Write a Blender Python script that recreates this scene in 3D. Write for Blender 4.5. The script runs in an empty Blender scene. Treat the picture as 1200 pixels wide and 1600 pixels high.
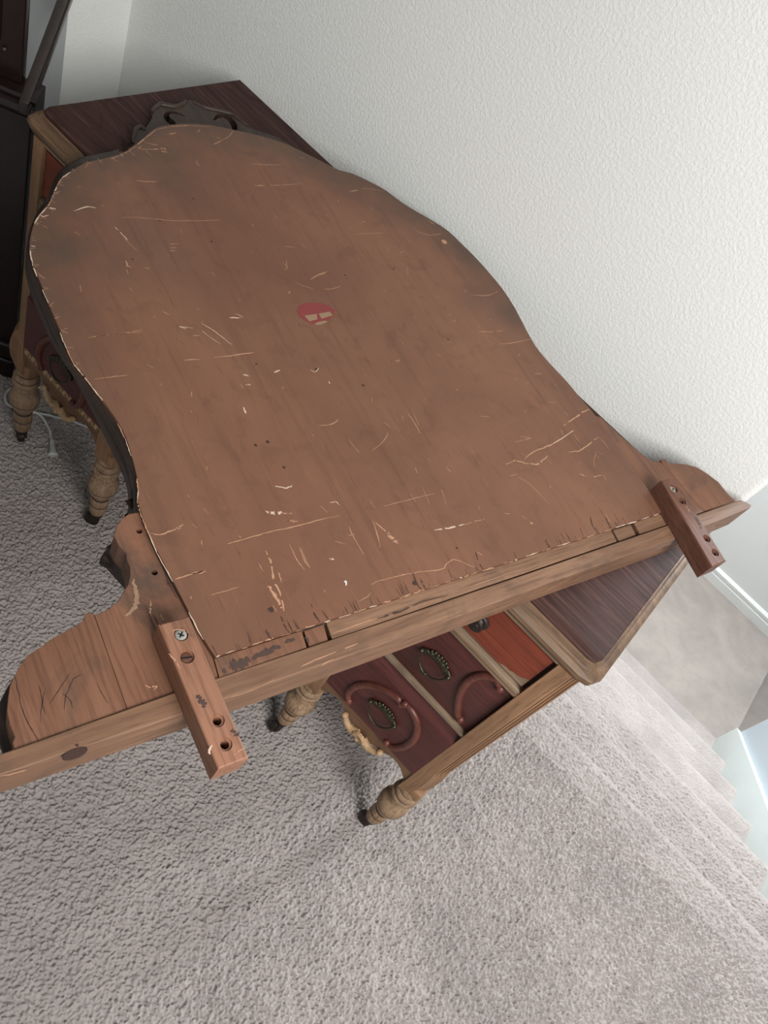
import bpy, bmesh, math, random
import numpy as np
from mathutils import Vector, Matrix
from mathutils.geometry import delaunay_2d_cdt, tessellate_polygon

random.seed(7); rng = np.random.default_rng(11)
scene = bpy.context.scene
COL = scene.collection

# ------------------------------------------------------------------ camera
CAM_RIGHT = [0.692123, 0.608693, 0.387889]
CAM_DOWN = [0.703736, -0.449682, -0.550038]
CAM_FWD = [-0.160377, 0.653666, -0.739595]
CAM_F = 1269.367
cam_data = bpy.data.cameras.new('camera'); cam = bpy.data.objects.new('camera', cam_data)
COL.objects.link(cam)
r, d, f = Vector(CAM_RIGHT), Vector(CAM_DOWN), Vector(CAM_FWD)
m = Matrix((r, -d, -f)).transposed().to_4x4(); m.translation = Vector((0, 0, 1.55))
cam.matrix_world = m
cam_data.sensor_fit = 'HORIZONTAL'; cam_data.sensor_width = 36.0
cam_data.lens = 36.0 * CAM_F / 1200.0
cam_data.clip_start = 0.02; cam_data.clip_end = 60
scene.camera = cam

# ------------------------------------------------------------------ light
world = bpy.data.worlds.new('world'); scene.world = world; world.use_nodes = True
world.node_tree.nodes['Background'].inputs[0].default_value = (0.86, 0.93, 1.0, 1)
world.node_tree.nodes['Background'].inputs[1].default_value = 0.16

def area(name, loc, aim, sx, sy, power, color):
    l = bpy.data.lights.new(name, 'AREA'); l.shape = 'RECTANGLE'; l.size = sx; l.size_y = sy
    l.energy = power; l.color = color
    o = bpy.data.objects.new(name, l); COL.objects.link(o); o.location = loc
    o.rotation_euler = (Vector(aim) - Vector(loc)).to_track_quat('-Z', 'Y').to_euler()
    return o
# daylight from the tall windows on the stairwell side of the landing
area('window_light', (1.15, -0.10, 2.05), (0.0, 1.1, 0.6), 1.0, 1.0, 45, (1.0, 0.985, 0.96))
area('stairwell_light', (0.92, 3.60, 1.25), (0.60, 1.1, -0.1), 0.5, 0.7, 80, (0.90, 0.96, 1.0))

scene.view_settings.view_transform = 'Standard'; scene.view_settings.look = 'None'
scene.view_settings.gamma = 1.0; scene.view_settings.use_curve_mapping = False
scene.view_settings.exposure = 0.36

# ------------------------------------------------------------------ object helpers
ORI = {}
def link(o, parent=None):
    COL.objects.link(o)
    if parent is not None: o.parent = parent
    return o
def thing(name, label, cat, loc, group=None):
    o = bpy.data.objects.new(name, None); o.empty_display_size = .05
    link(o); o.location = loc; ORI[o.name] = Vector(loc)
    o['label'] = label; o['category'] = cat
    if group: o['group'] = group
    return o
def struct_root(name, loc):
    o = bpy.data.objects.new(name, None); link(o); o.location = loc; ORI[o.name] = Vector(loc)
    o['kind'] = 'structure'; return o
def finish(name, me, mt, parent, smooth=None, label=None, kind=None):
    if parent is not None:
        off = ORI[parent.name]; me.transform(Matrix.Translation(-off))
    if mt is not None and not me.materials: me.materials.append(mt)
    if smooth is not None:
        for p in me.polygons: p.use_smooth = True
        if smooth < 180:
            try: me.set_sharp_from_angle(angle=math.radians(smooth))
            except Exception: pass
    o = bpy.data.objects.new(name, me); link(o, parent)
    ORI[o.name] = ORI[parent.name] if parent is not None else Vector((0, 0, 0))
    if label: o['label'] = label
    if kind: o['kind'] = kind
    elif parent is None: o['kind'] = 'structure'
    return o
class MB:
    def __init__(s): s.v = []; s.f = []
    def add(s, v, f):
        n = len(s.v); s.v += [tuple(p) for p in v]; s.f += [tuple(i + n for i in q) for q in f]; return s
    def build(s, name, mt, parent=None, smooth=None, label=None, kind=None, bevel=0, seg=2):
        me = bpy.data.meshes.new(name); me.from_pydata(s.v, [], s.f); me.update()
        bm = bmesh.new(); bm.from_mesh(me)
        bmesh.ops.recalc_face_normals(bm, faces=bm.faces)
        if bevel:
            ed = [e for e in bm.edges if len(e.link_faces) == 2 and e.calc_face_angle(0) > .5]
            bmesh.ops.bevel(bm, geom=ed, offset=bevel, segments=seg, profile=.5, affect='EDGES', clamp_overlap=True)
            if smooth is None: smooth = 50
        bm.to_mesh(me); bm.free()
        return finish(name, me, mt, parent, smooth, label, kind)
    def box(s, x0, x1, y0, y1, z0, z1):
        v = [(x, y, z) for x in (x0, x1) for y in (y0, y1) for z in (z0, z1)]
        return s.add(v, [(0,1,3,2),(4,6,7,5),(0,4,5,1),(2,3,7,6),(0,2,6,4),(1,5,7,3)])
    def hull8(s, v):      # v: 4 bottom corners then 4 top corners
        return s.add(v, [(0,3,2,1),(4,5,6,7),(0,1,5,4),(1,2,6,5),(2,3,7,6),(3,0,4,7)])
    def rings(s, rs, close=True, caps=True):
        n = len(rs[0]); v = [p for r_ in rs for p in r_]; f_ = []
        for i in range(len(rs) - 1):
            for j in range(n if close else n - 1):
                k = (j + 1) % n
                f_.append((i*n + j, i*n + k, (i+1)*n + k, (i+1)*n + j))
        if caps:
            f_.append(tuple(range(n))[::-1]); f_.append(tuple((len(rs)-1)*n + j for j in range(n)))
        return s.add(v, f_)
    def lathe(s, cx, cy, prof, n=40, axis='z'):
        rs = []
        for z, r_ in prof:
            rs.append([(cx + r_*math.cos(2*math.pi*j/n), cy + r_*math.sin(2*math.pi*j/n), z) for j in range(n)])
        return s.rings(rs)
    def lathe_dir(s, c, d_, prof, n=24):
        d_ = Vector(d_).normalized(); a = d_.orthogonal().normalized(); b = d_.cross(a)
        rs = [[tuple(Vector(c) + d_*h + (a*math.cos(2*math.pi*j/n) + b*math.sin(2*math.pi*j/n))*r_) for j in range(n)] for h, r_ in prof]
        return s.rings(rs)
    def tube(s, pts, rad, n=10, flat=1.0, up=None):
        P = [Vector(p) for p in pts]; rs = []
        R_ = rad if hasattr(rad, '__len__') else [rad]*len(P)
        prev = None
        for i, p in enumerate(P):
            t = (P[min(i+1, len(P)-1)] - P[max(i-1, 0)]).normalized()
            if up is not None: a = Vector(up)
            elif prev is None: a = t.orthogonal()
            else: a = prev
            a = (a - t*a.dot(t)).normalized(); prev = a; b = t.cross(a)
            rs.append([tuple(p + a*math.cos(2*math.pi*j/n)*R_[i]*flat + b*math.sin(2*math.pi*j/n)*R_[i]) for j in range(n)])
        return s.rings(rs)
    def ball(s, c, r3, n=12, m_=8):
        rs = []
        for i in range(m_ + 1):
            t = -math.pi/2 + math.pi*i/m_; cr = max(math.cos(t), .02)
            rs.append([(c[0] + r3[0]*cr*math.cos(2*math.pi*j/n), c[1] + r3[1]*cr*math.sin(2*math.pi*j/n), c[2] + r3[2]*math.sin(t)) for j in range(n)])
        return s.rings(rs)
    def plate(s, out, z0, z1, bev=0.0, bev2=0.0):
        """solid slab from a 2D outline, edges bevelled inward by bev at the top / bev2 at the bottom"""
        out = [tuple(p[:2]) for p in out]
        if area2(out) < 0: out = out[::-1]
        lv = []
        if bev2: lv.append((bev2, z0))
        lv.append((0, z0 + bev2))
        lv.append((0, z1 - bev))
        if bev:
            lv.append((bev*.3, z1 - bev*.3)); lv.append((bev, z1))
        rs = [[(x, y, z) for x, y in inset(out, b)] for b, z in lv]
        n = len(out); base = len(s.v)
        s.rings(rs, caps=False)
        tri = tessellate_polygon([[Vector((x, y, 0)) for x, y in out]])
        top = len(rs) - 1
        for a, b, c in tri:
            s.f.append((base + top*n + a, base + top*n + b, base + top*n + c))
            s.f.append((base + c, base + b, base + a))
        return s
def area2(p): return sum(p[i][0]*p[(i+1) % len(p)][1] - p[(i+1) % len(p)][0]*p[i][1] for i in range(len(p)))/2
def inset(p, b):
    if not b: return p
    n = len(p); out = []
    for i in range(n):
        a, c, e = Vector(p[i-1]), Vector(p[i]), Vector(p[(i+1) % n])
        t = ((c - a).normalized() + (e - c).normalized())
        t = t.normalized() if t.length > 1e-6 else (e - c).normalized()
        nn = Vector((-t.y, t.x)); out.append(tuple(c + nn*b))
    return out
def resample(p, k=3, closed=True):
    """Catmull-Rom smoothing of a traced outline"""
    P = [Vector(q) for q in p]; n = len(P); o = []
    for i in range(n if closed else n - 1):
        a, b, c, e = (P[(i-1) % n], P[i], P[(i+1) % n], P[(i+2) % n]) if closed else (P[max(i-1, 0)], P[i], P[i+1], P[min(i+2, n-1)])
        sharp_b = (b - a).length > 1e-9 and (c - b).length > 1e-9 and (b - a).angle(c - b, 0) > .7
        sharp_c = (c - b).length > 1e-9 and (e - c).length > 1e-9 and (c - b).angle(e - c, 0) > .7
        if sharp_b: a = b - (c - b)
        if sharp_c: e = c + (c - b)
        long = (c - b).length > .05
        for j in range(k):
            t = j/k
            if long: o.append(tuple(b.lerp(c, t))); continue
            o.append(tuple(.5*((2*b) + (c - a)*t + (2*a - 5*b + 4*c - e)*t*t + (3*b - a - 3*c + e)*t*t*t)))
    if not closed: o.append(tuple(P[-1]))
    return o
def cut(o, cutters):
    """carve solid cutters (MB) out of o and bake the result"""
    for mb in cutters:
        me = bpy.data.meshes.new('cut'); me.from_pydata(mb.v, [], mb.f)
        bm = bmesh.new(); bm.from_mesh(me); bmesh.ops.recalc_face_normals(bm, faces=bm.faces); bm.to_mesh(me); bm.free()
        me.transform(Matrix.Translation(-ORI[o.name]))
        for p in me.polygons: p.material_index = 0
        c = bpy.data.objects.new('cut', me); COL.objects.link(c)
        par = o.parent; o.parent = None
        md = o.modifiers.new('b', 'BOOLEAN'); md.object = c; md.operation = 'DIFFERENCE'; md.solver = 'EXACT'
        bpy.context.view_layer.update()
        dg = bpy.context.evaluated_depsgraph_get()
        nm = bpy.data.meshes.new_from_object(o.evaluated_get(dg)); o.modifiers.clear(); o.data = nm
        bpy.data.objects.remove(c); o.parent = par
    for p in o.data.polygons: p.use_smooth = False
    return o
def cyl_cut(x, y, z0, z1, r_, n=20): return MB().lathe(x, y, [(z0, r_), (z1, r_)], n)

# ------------------------------------------------------------------ materials
def lin(c):
    return tuple((v/255/12.92 if v/255 <= .04045 else ((v/255 + .055)/1.055)**2.4) for v in c) + (1,)
class NT:
    def __init__(s, name):
        s.m = bpy.data.materials.new(name); s.m.use_nodes = True; s.t = s.m.node_tree; s.n = s.t.nodes
        s.b = s.n['Principled BSDF']; s.tc = s.n.new('ShaderNodeTexCoord')
    def lk(s, a, b): s.t.links.new(a, b)
    def mapping(s, scale=(1,1,1), rot=(0,0,0)):
        m_ = s.n.new('ShaderNodeMapping'); m_.inputs['Scale'].default_value = scale; m_.inputs['Rotation'].default_value = rot
        s.lk(s.tc.outputs['Object'], m_.inputs['Vector']); return m_.outputs[0]
    def rotmap(s, ang, scale):     # rotate first, then scale
        a = s.mapping((1,1,1), (0,0,ang)); b = s.n.new('ShaderNodeMapping'); b.inputs['Scale'].default_value = scale
        s.lk(a, b.inputs['Vector']); return b.outputs[0]
    def noise(s, vec, scale, detail=4, rough=.55, dist=0):
        n_ = s.n.new('ShaderNodeTexNoise'); n_.inputs['Scale'].default_value = scale; n_.inputs['Detail'].default_value = detail
        n_.inputs['Roughness'].default_value = rough; n_.inputs['Distortion'].default_value = dist
        s.lk(vec, n_.inputs['Vector']); return n_.outputs['Fac']
    def ramp(s, fac, stops):
        r_ = s.n.new('ShaderNodeValToRGB'); e = r_.color_ramp.elements
        while len(e) < len(stops): e.new(.5)
        for q, (p, c) in zip(e, stops): q.position = p; q.color = c
        s.lk(fac, r_.inputs[0]); return r_.outputs[0]
    def mix(s, fac, a, b, mode='MIX'):
        x = s.n.new('ShaderNodeMix'); x.data_type = 'RGBA'; x.blend_type = mode; x.clamp_factor = True
        for i, v in ((0, fac), (6, a), (7, b)):
            if hasattr(v, 'type') and not isinstance(v, (int, float, tuple)): s.lk(v, x.inputs[i])
            else: x.inputs[i].default_value = v
        return x.outputs[2]
    def math(s, op, a, b=0):
        x = s.n.new('ShaderNodeMath'); x.operation = op
        for i, v in ((0, a), (1, b)):
            if isinstance(v, (int, float)): x.inputs[i].default_value = v
            else: s.lk(v, x.inputs[i])
        return x.outputs[0]
    def bump(s, h, strength, dist, prev=None):
        x = s.n.new('ShaderNodeBump'); x.inputs['Strength'].default_value = strength; x.inputs['Distance'].default_value = dist
        s.lk(h, x.inputs['Height'])
        if prev is not None: s.lk(prev, x.inputs['Normal'])
        return x.outputs[0]
    def out(s, col, rough=.6, nrm=None, spec=.5, metal=0):
        if isinstance(col, tuple): s.b.inputs['Base Color'].default_value = col
        else: s.lk(col, s.b.inputs['Base Color'])
        if isinstance(rough, (int, float)): s.b.inputs['Roughness'].default_value = rough
        else: s.lk(rough, s.b.inputs['Roughness'])
        s.b.inputs['Specular IOR Level'].default_value = spec; s.b.inputs['Metallic'].default_value = metal
        if nrm is not None: s.lk(nrm, s.b.inputs['Normal'])
        return s.m
def wood(name, dark, base, light, ang=0.0, axis='x', rough=.6, grime=None, gamt=.5, fine=1.0, spec=.35, contrast=1.0, cathedral=False):
    t = NT(name)
    sc = {'x': (.06, 1, 1), 'y': (1, .06, 1), 'z': (1, 1, .06)}[axis]
    v = t.rotmap(-ang, sc)
    g1 = t.noise(v, 95 if cathedral else 55, 6, .6, .4); g2 = t.noise(v, 260*fine, 3, .6); g0 = t.noise(t.mapping(), 5, 3, .5)
    if cathedral:
        sc2 = {'x': (.16, 1, 1), 'y': (1, .16, 1), 'z': (1, 1, .16)}[axis]
        w = t.noise(t.rotmap(-ang, sc2), 5, 2, .4, .3)
        g3 = t.math('FRACT', t.math('MULTIPLY', w, 40))
        g1 = t.math('SUBTRACT', g1, t.ramp(g3, [(.02, (.16,)*3 + (1,)), (.16, (0, 0, 0, 1)), (.95, (0, 0, 0, 1)), (1, (.16,)*3 + (1,))]))
    c = t.ramp(g1, [(.5 - .22/contrast, lin(dark)), (.52, lin(base)), (.5 + .28/contrast, lin(light))])
    c = t.mix(t.ramp(g2, [(.36, (.75,)*3 + (1,)), (.52, (0, 0, 0, 1))]), c, lin(dark))
    c = t.mix(t.ramp(g0, [(.40, (.55,)*3 + (1,)), (.62, (0, 0, 0, 1))]), c, lin([x*.82 for x in base]))
    if grime:
        gg = t.noise(t.mapping((1, 1, 1)), 9, 5, .65, .5)
        c = t.mix(t.ramp(gg, [(.55, (0, 0, 0, 1)), (.68, (gamt,)*3 + (1,))]), c, lin(grime))
    b = t.bump(g2, .2, .0005); b = t.bump(g1, .2, .0008, b)
    return t.out(c, rough, b, spec)
def plain(name, c, rough=.5, metal=0, bump=0, scale=200, var=.12, spec=.5):
    t = NT(name); n_ = t.noise(t.mapping(), scale, 3)
    col = t.mix(n_, lin([x*(1 - var) for x in c]), lin([min(255, x*(1 + var)) for x in c]))
    return t.out(col, rough, t.bump(t.noise(t.mapping(), scale, 4), bump, .001) if bump else None, spec, metal)

ANG_U = math.atan2(.9472, .3207)              # direction of the mirror's bottom rail
ANG_V = ANG_U + math.pi/2
M_top = wood('stained_top_wood', (41, 24, 22), (72, 48, 43), (108, 79, 70), axis='x', rough=.68, contrast=.9, fine=.8, spec=.15, cathedral=True, grime=(60, 51, 49), gamt=.35)
M_rim = wood('bare_rim_wood', (74, 54, 40), (116, 90, 68), (146, 118, 92), axis='x', rough=.5, grime=(66, 46, 36), gamt=.5)
M_post = wood('stripped_post_wood', (112, 82, 60), (153, 116, 86), (179, 142, 110), axis='z', rough=.6, grime=(99, 71, 54), gamt=.5, contrast=.8)
M_leg = wood('stripped_leg_wood', (106, 81, 62), (156, 128, 101), (186, 156, 128), axis='z', rough=.6, grime=(92, 67, 52), gamt=.45, contrast=.8)
M_groove = plain('dark_old_finish', (58, 40, 30), .6)
M_rail = wood('divider_wood', (96, 78, 62), (148, 126, 104), (172, 150, 126), axis='x', rough=.6, grime=(92, 74, 58), contrast=.9)
M_apron = wood('apron_wood', (92, 66, 48), (126, 94, 70), (146, 112, 84), axis='x', rough=.6, contrast=.7)
M_carve = plain('carved_pale_wood', (170, 138, 104), .55, 0, .3, 120, .18)
M_drawer = wood('dark_red_drawer_wood', (56, 26, 24), (88, 44, 40), (110, 62, 54), axis='x', rough=.42, contrast=.6)
M_veneer = wood('orange_red_veneer', (96, 40, 28), (134, 62, 42), (150, 78, 54), axis='x', rough=.5, contrast=.6, grime=(96, 56, 42), gamt=.5)
M_mould = wood('drawer_moulding_wood', (70, 36, 30), (104, 58, 48), (136, 82, 66), axis='x', rough=.35, contrast=.6)
M_inner = plain('dark_carcass_wood', (46, 24, 20), .7)
M_brass = plain('aged_brass', (64, 60, 46), .42, .75, .4, 300, .35)
M_iron = plain('dark_caster_iron', (44, 34, 30), .5, .4, .3, 200, .3)
M_wingw = wood('mirror_wing_wood', (97, 64, 49), (127, 88, 67), (144, 104, 81), ang=ANG_V, axis='x', rough=.6, grime=(79, 63, 54), gamt=.8, contrast=.42)
M_railw = wood('mirror_rail_wood', (95, 68, 52), (130, 97, 75), (151, 119, 95), ang=ANG_U, axis='x', rough=.62, grime=(84, 65, 52), gamt=.6, contrast=.6)
M_frame = wood('mirror_frame_wood', (38, 28, 23), (63, 48, 40), (80, 64, 54), ang=ANG_V, axis='x', rough=.45, grime=(52, 44, 40))
M_batten = wood('batten_wood', (111, 75, 57), (144, 101, 79), (162, 118, 93), ang=ANG_V, axis='x', rough=.6, grime=(100, 73, 59), gamt=.8, contrast=.42)
M_battenr = wood('batten_red_wood', (78, 48, 39), (109, 72, 57), (135, 94, 76), ang=ANG_V, axis='x', rough=.6, grime=(78, 55, 46), gamt=.5, contrast=.8)
M_scr = plain('bare_wood_scratch', (170, 128, 100), .7, 0, 0, 900, .16)
M_scrw = plain('pale_scuff', (194, 170, 150), .7, 0, 0, 900, .18)
M_scrd = plain('dark_crack', (58, 38, 30), .8, 0, 0, 900, .25)
M_white = plain('white_fleck', (238, 234, 228), .6)
M_red = plain('worn_red_label', (120, 50, 48), .6, 0, 0, 700, .25)
M_tan = plain('label_tan_paper', (138, 112, 88), .7, 0, 0, 700, .2)
M_zinc = plain('zinc_screw', (188, 186, 178), .3, .8, 0, 300, .1)
M_rust = plain('brown_screw', (104, 70, 56), .45, .5, .2, 300, .2)
M_black = plain('black_gap', (14, 10, 9), .8)
M_cord = plain('white_cord_plastic', (196, 196, 192), .4)
M_cab = plain('black_brown_cabinet', (26, 14, 14), .28, 0, .2, 60, .3)
M_cabr = plain('cabinet_rail_wood', (50, 42, 40), .35, 0, .2, 60, .2)
M_trim = plain('white_trim_paint', (232, 234, 232), .35, 0, .03, 60, .02)
M_smooth = plain('smooth_white_wall_paint', (222, 226, 226), .8, 0, .05, 60, .02)

def wall_mat(name, c, amt=.55):
    t = NT(name); v = t.mapping()
    a = t.noise(v, 185, 5, .62, .25); b = t.noise(v, 420, 2, .5)
    a = t.ramp(a, [(.42, (0, 0, 0, 1)), (.6, (1, 1, 1, 1))])
    n_ = t.bump(a, amt, .0006); n_ = t.bump(b, .3, .0004, n_)
    return t.out(t.mix(t.noise(v, 3, 2), lin([x*.985 for x in c]), lin(c)), .85, n_, .2)
M_wall = wall_mat('textured_wall_paint', (228, 229, 226))
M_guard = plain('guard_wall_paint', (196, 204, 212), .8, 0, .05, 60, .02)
M_gtrim = plain('skirt_paint', (204, 210, 208), .5, 0, .03, 60, .02)
M_wall2 = wall_mat('stairwell_wall_paint', (232, 233, 231), .1)
def carpet_mat(name, c, bump=.5):
    t = NT(name); v = t.mapping()
    a = t.noise(v, 330, 2, .6, .8); b = t.noise(v, 700, 2, .6); big = t.noise(v, 5, 4, .6, .6); mid = t.noise(v, 22, 3, .6)
    col = t.mix(t.ramp(big, [(.34, (0, 0, 0, 1)), (.62, (1, 1, 1, 1))]), lin([x*.91 for x in c]), lin(c))
    col = t.mix(t.ramp(mid, [(.3, (.35,)*3 + (1,)), (.5, (0, 0, 0, 1))]), col, lin([x*.88 for x in c]))
    col = t.mix(t.ramp(b, [(.35, (.5,)*3 + (1,)), (.55, (0, 0, 0, 1))]), col, lin([x*.84 for x in c]))
    n_ = t.bump(a, bump, .002)
    return t.out(col, .95, n_, .1)
M_carpet = carpet_mat('grey_pink_carpet_pile', (170, 161, 157))
M_carpet2 = carpet_mat('landing_carpet_pile', (168, 158, 151), .5)

# ------------------------------------------------------------------ measured outlines (world metres)
PANEL = [[-0.138,0.345],[-0.158,0.348],[-0.19,0.356],[-0.223,0.365],[-0.257,0.374],[-0.284,0.382],[-0.305,0.391],[-0.317,0.397],[-0.329,0.406],[-0.34,0.414],[-0.367,0.428],[-0.387,0.437],[-0.408,0.443],[-0.442,0.448],[-0.463,0.45],[-0.484,0.453],[-0.499,0.454],[-0.52,0.46],[-0.543,0.469],[-0.567,0.477],[-0.587,0.484],[-0.608,0.492],[-0.628,0.499],[-0.648,0.506],[-0.67,0.518],[-0.688,0.532],[-0.706,0.55],[-0.718,0.566],[-0.727,0.581],[-0.736,0.595],[-0.748,0.607],[-0.759,0.62],[-0.77,0.637],[-0.777,0.654],[-0.786,0.683],[-0.787,0.703],[-0.788,0.726],[-0.79,0.741],[-0.794,0.759],[-0.803,0.782],[-0.815,0.809],[-0.827,0.837],[-0.828,0.865],[-0.824,0.896],[-0.813,0.931],[-0.796,0.96],[-0.775,0.993],[-0.754,1.021],[-0.729,1.042],[-0.7,1.059],[-0.68,1.071],[-0.662,1.081],[-0.647,1.101],[-0.618,1.12],[-0.593,1.132],[-0.561,1.138],[-0.534,1.148],[-0.505,1.161],[-0.476,1.17],[-0.445,1.169],[-0.411,1.167],[-0.374,1.161],[-0.336,1.152],[-0.297,1.136],[-0.257,1.113],[-0.226,1.097],[-0.202,1.09],[-0.175,1.086],[-0.147,1.083],[-0.118,1.076],[-0.085,1.07],[-0.044,1.056],[-0.005,1.045],[0.019,1.035],[0.054,1.022],[0.091,1.01]]
LOWER = [[-0.323,0.412],[-0.329,0.402],[-0.345,0.416],[-0.363,0.427],[-0.387,0.436],[-0.415,0.444],[-0.455,0.456],[-0.508,0.47],[-0.538,0.475],[-0.569,0.481],[-0.594,0.489],[-0.617,0.496],[-0.648,0.508],[-0.676,0.521],[-0.705,0.54],[-0.737,0.569],[-0.761,0.598],[-0.776,0.62],[-0.791,0.637],[-0.804,0.65],[-0.819,0.672],[-0.827,0.692],[-0.833,0.719],[-0.833,0.753],[-0.834,0.782]]
WINGL_IN = [[-0.307,0.391],[-0.311,0.381],[-0.31,0.371],[-0.305,0.361],[-0.298,0.353],[-0.287,0.35],[-0.276,0.35],[-0.269,0.346],[-0.262,0.344],[-0.254,0.338],[-0.247,0.33],[-0.242,0.319],[-0.238,0.311],[-0.237,0.298],[-0.238,0.289],[-0.24,0.286],[-0.149,0.252],[-0.135,0.293],[-0.12,0.335],[-0.138,0.344],[-0.158,0.348],[-0.189,0.356],[-0.223,0.364],[-0.257,0.373],[-0.283,0.382]]
WINGL_END = [[-0.24,0.286],[-0.245,0.283],[-0.245,0.279],[-0.241,0.275],[-0.24,0.266],[-0.241,0.255],[-0.242,0.245],[-0.241,0.228],[-0.241,0.217],[-0.235,0.204],[-0.227,0.191],[-0.218,0.183],[-0.209,0.176],[-0.198,0.171],[-0.187,0.168],[-0.184,0.164],[-0.178,0.162],[-0.149,0.252]]
WINGR_IN = [[0.091,1.01],[0.054,1.022],[0.019,1.035],[-0.005,1.045],[-0.044,1.056],[-0.085,1.07],[-0.072,1.083],[-0.049,1.083],[-0.026,1.083],[0.006,1.085],[0.031,1.091],[0.033,1.099],[0.042,1.104],[0.045,1.104],[0.136,1.086],[0.108,1.001]]
WINGR_END = [[0.045,1.104],[0.037,1.109],[0.041,1.119],[0.05,1.117],[0.058,1.13],[0.069,1.146],[0.085,1.162],[0.104,1.169],[0.126,1.173],[0.149,1.166],[0.163,1.165],[0.165,1.167],[0.136,1.086]]
RAIL = [[-0.186,0.139],[-0.178,0.162],[-0.135,0.293],[-0.081,0.448],[0.021,0.742],[0.113,1.012],[0.165,1.167],[0.169,1.175],[0.179,1.182],[0.187,1.184],[0.187,1.176],[0.133,1.001],[0.058,0.786],[-0.04,0.498],[-0.113,0.29],[-0.167,0.142],[-0.173,0.127]]
STRIP = [[[-0.138,0.344],[-0.106,0.436],[-0.089,0.427],[-0.12,0.335]],[[-0.105,0.438],[-0.097,0.462],[-0.08,0.452],[-0.088,0.429]],[[-0.097,0.464],[0.053,0.9],[0.07,0.891],[-0.079,0.455]],[[0.055,0.904],[0.068,0.941],[0.084,0.932],[0.072,0.895]],[[0.069,0.946],[0.091,1.009],[0.108,1.001],[0.086,0.937]]]
BATL = [[-0.188,0.311],[-0.178,0.339],[-0.044,0.292],[-0.054,0.265]]
BATR = [[0.056,1.021],[0.068,1.047],[0.194,0.986],[0.183,0.954]]
SCR = [[-0.168,0.321],[-0.148,0.311]]
HOL = [[-0.086,0.293],[-0.066,0.284]]
SCRR = [[0.077,1.027]]
HORR = [[0.097,1.019],[0.155,0.993],[0.175,0.982]]
CREST = [[-0.828,0.793],[-0.84,0.806],[-0.849,0.817],[-0.862,0.828],[-0.877,0.845],[-0.88,0.857],[-0.873,0.86],[-0.881,0.873],[-0.895,0.892],[-0.909,0.903],[-0.916,0.913],[-0.923,0.931],[-0.917,0.943],[-0.912,0.953],[-0.914,0.969],[-0.921,0.985],[-0.917,0.995],[-0.908,1.001],[-0.9,1.007],[-0.895,1.014],[-0.884,1.032],[-0.877,1.042],[-0.869,1.047],[-0.855,1.048],[-0.837,1.053],[-0.823,1.06],[-0.803,1.082],[-0.775,1.095],[-0.749,1.101],[-0.721,1.08],[-0.747,0.983],[-0.802,0.895]]
CL = [[-0.881,0.952],[-0.89,0.949],[-0.898,0.941],[-0.901,0.931],[-0.896,0.917],[-0.886,0.91],[-0.874,0.909],[-0.857,0.913],[-0.875,0.923],[-0.887,0.922],[-0.893,0.925],[-0.895,0.932],[-0.892,0.938],[-0.887,0.945]]
CR = [[-0.866,0.996],[-0.876,1.012],[-0.875,1.027],[-0.863,1.034],[-0.845,1.031],[-0.83,1.016],[-0.825,1.0],[-0.839,1.014],[-0.856,1.021],[-0.867,1.018],[-0.867,1.008],[-0.863,0.997]]
LABEL = [[-0.449,0.768],[-0.454,0.778],[-0.454,0.791],[-0.45,0.803],[-0.444,0.814],[-0.434,0.822],[-0.425,0.822],[-0.418,0.81],[-0.416,0.797],[-0.417,0.782],[-0.42,0.772],[-0.429,0.766],[-0.439,0.764]]
LAB1 = [[-0.437,0.771],[-0.432,0.791],[-0.424,0.784],[-0.426,0.77]]
LAB2 = [[-0.431,0.794],[-0.427,0.813],[-0.42,0.812],[-0.422,0.791]]
LAB3 = [[-0.42,0.774],[-0.419,0.785],[-0.417,0.794],[-0.414,0.795],[-0.414,0.783],[-0.416,0.775]]
WHOL = [[-0.289,0.377],[-0.243,0.359]]
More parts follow.
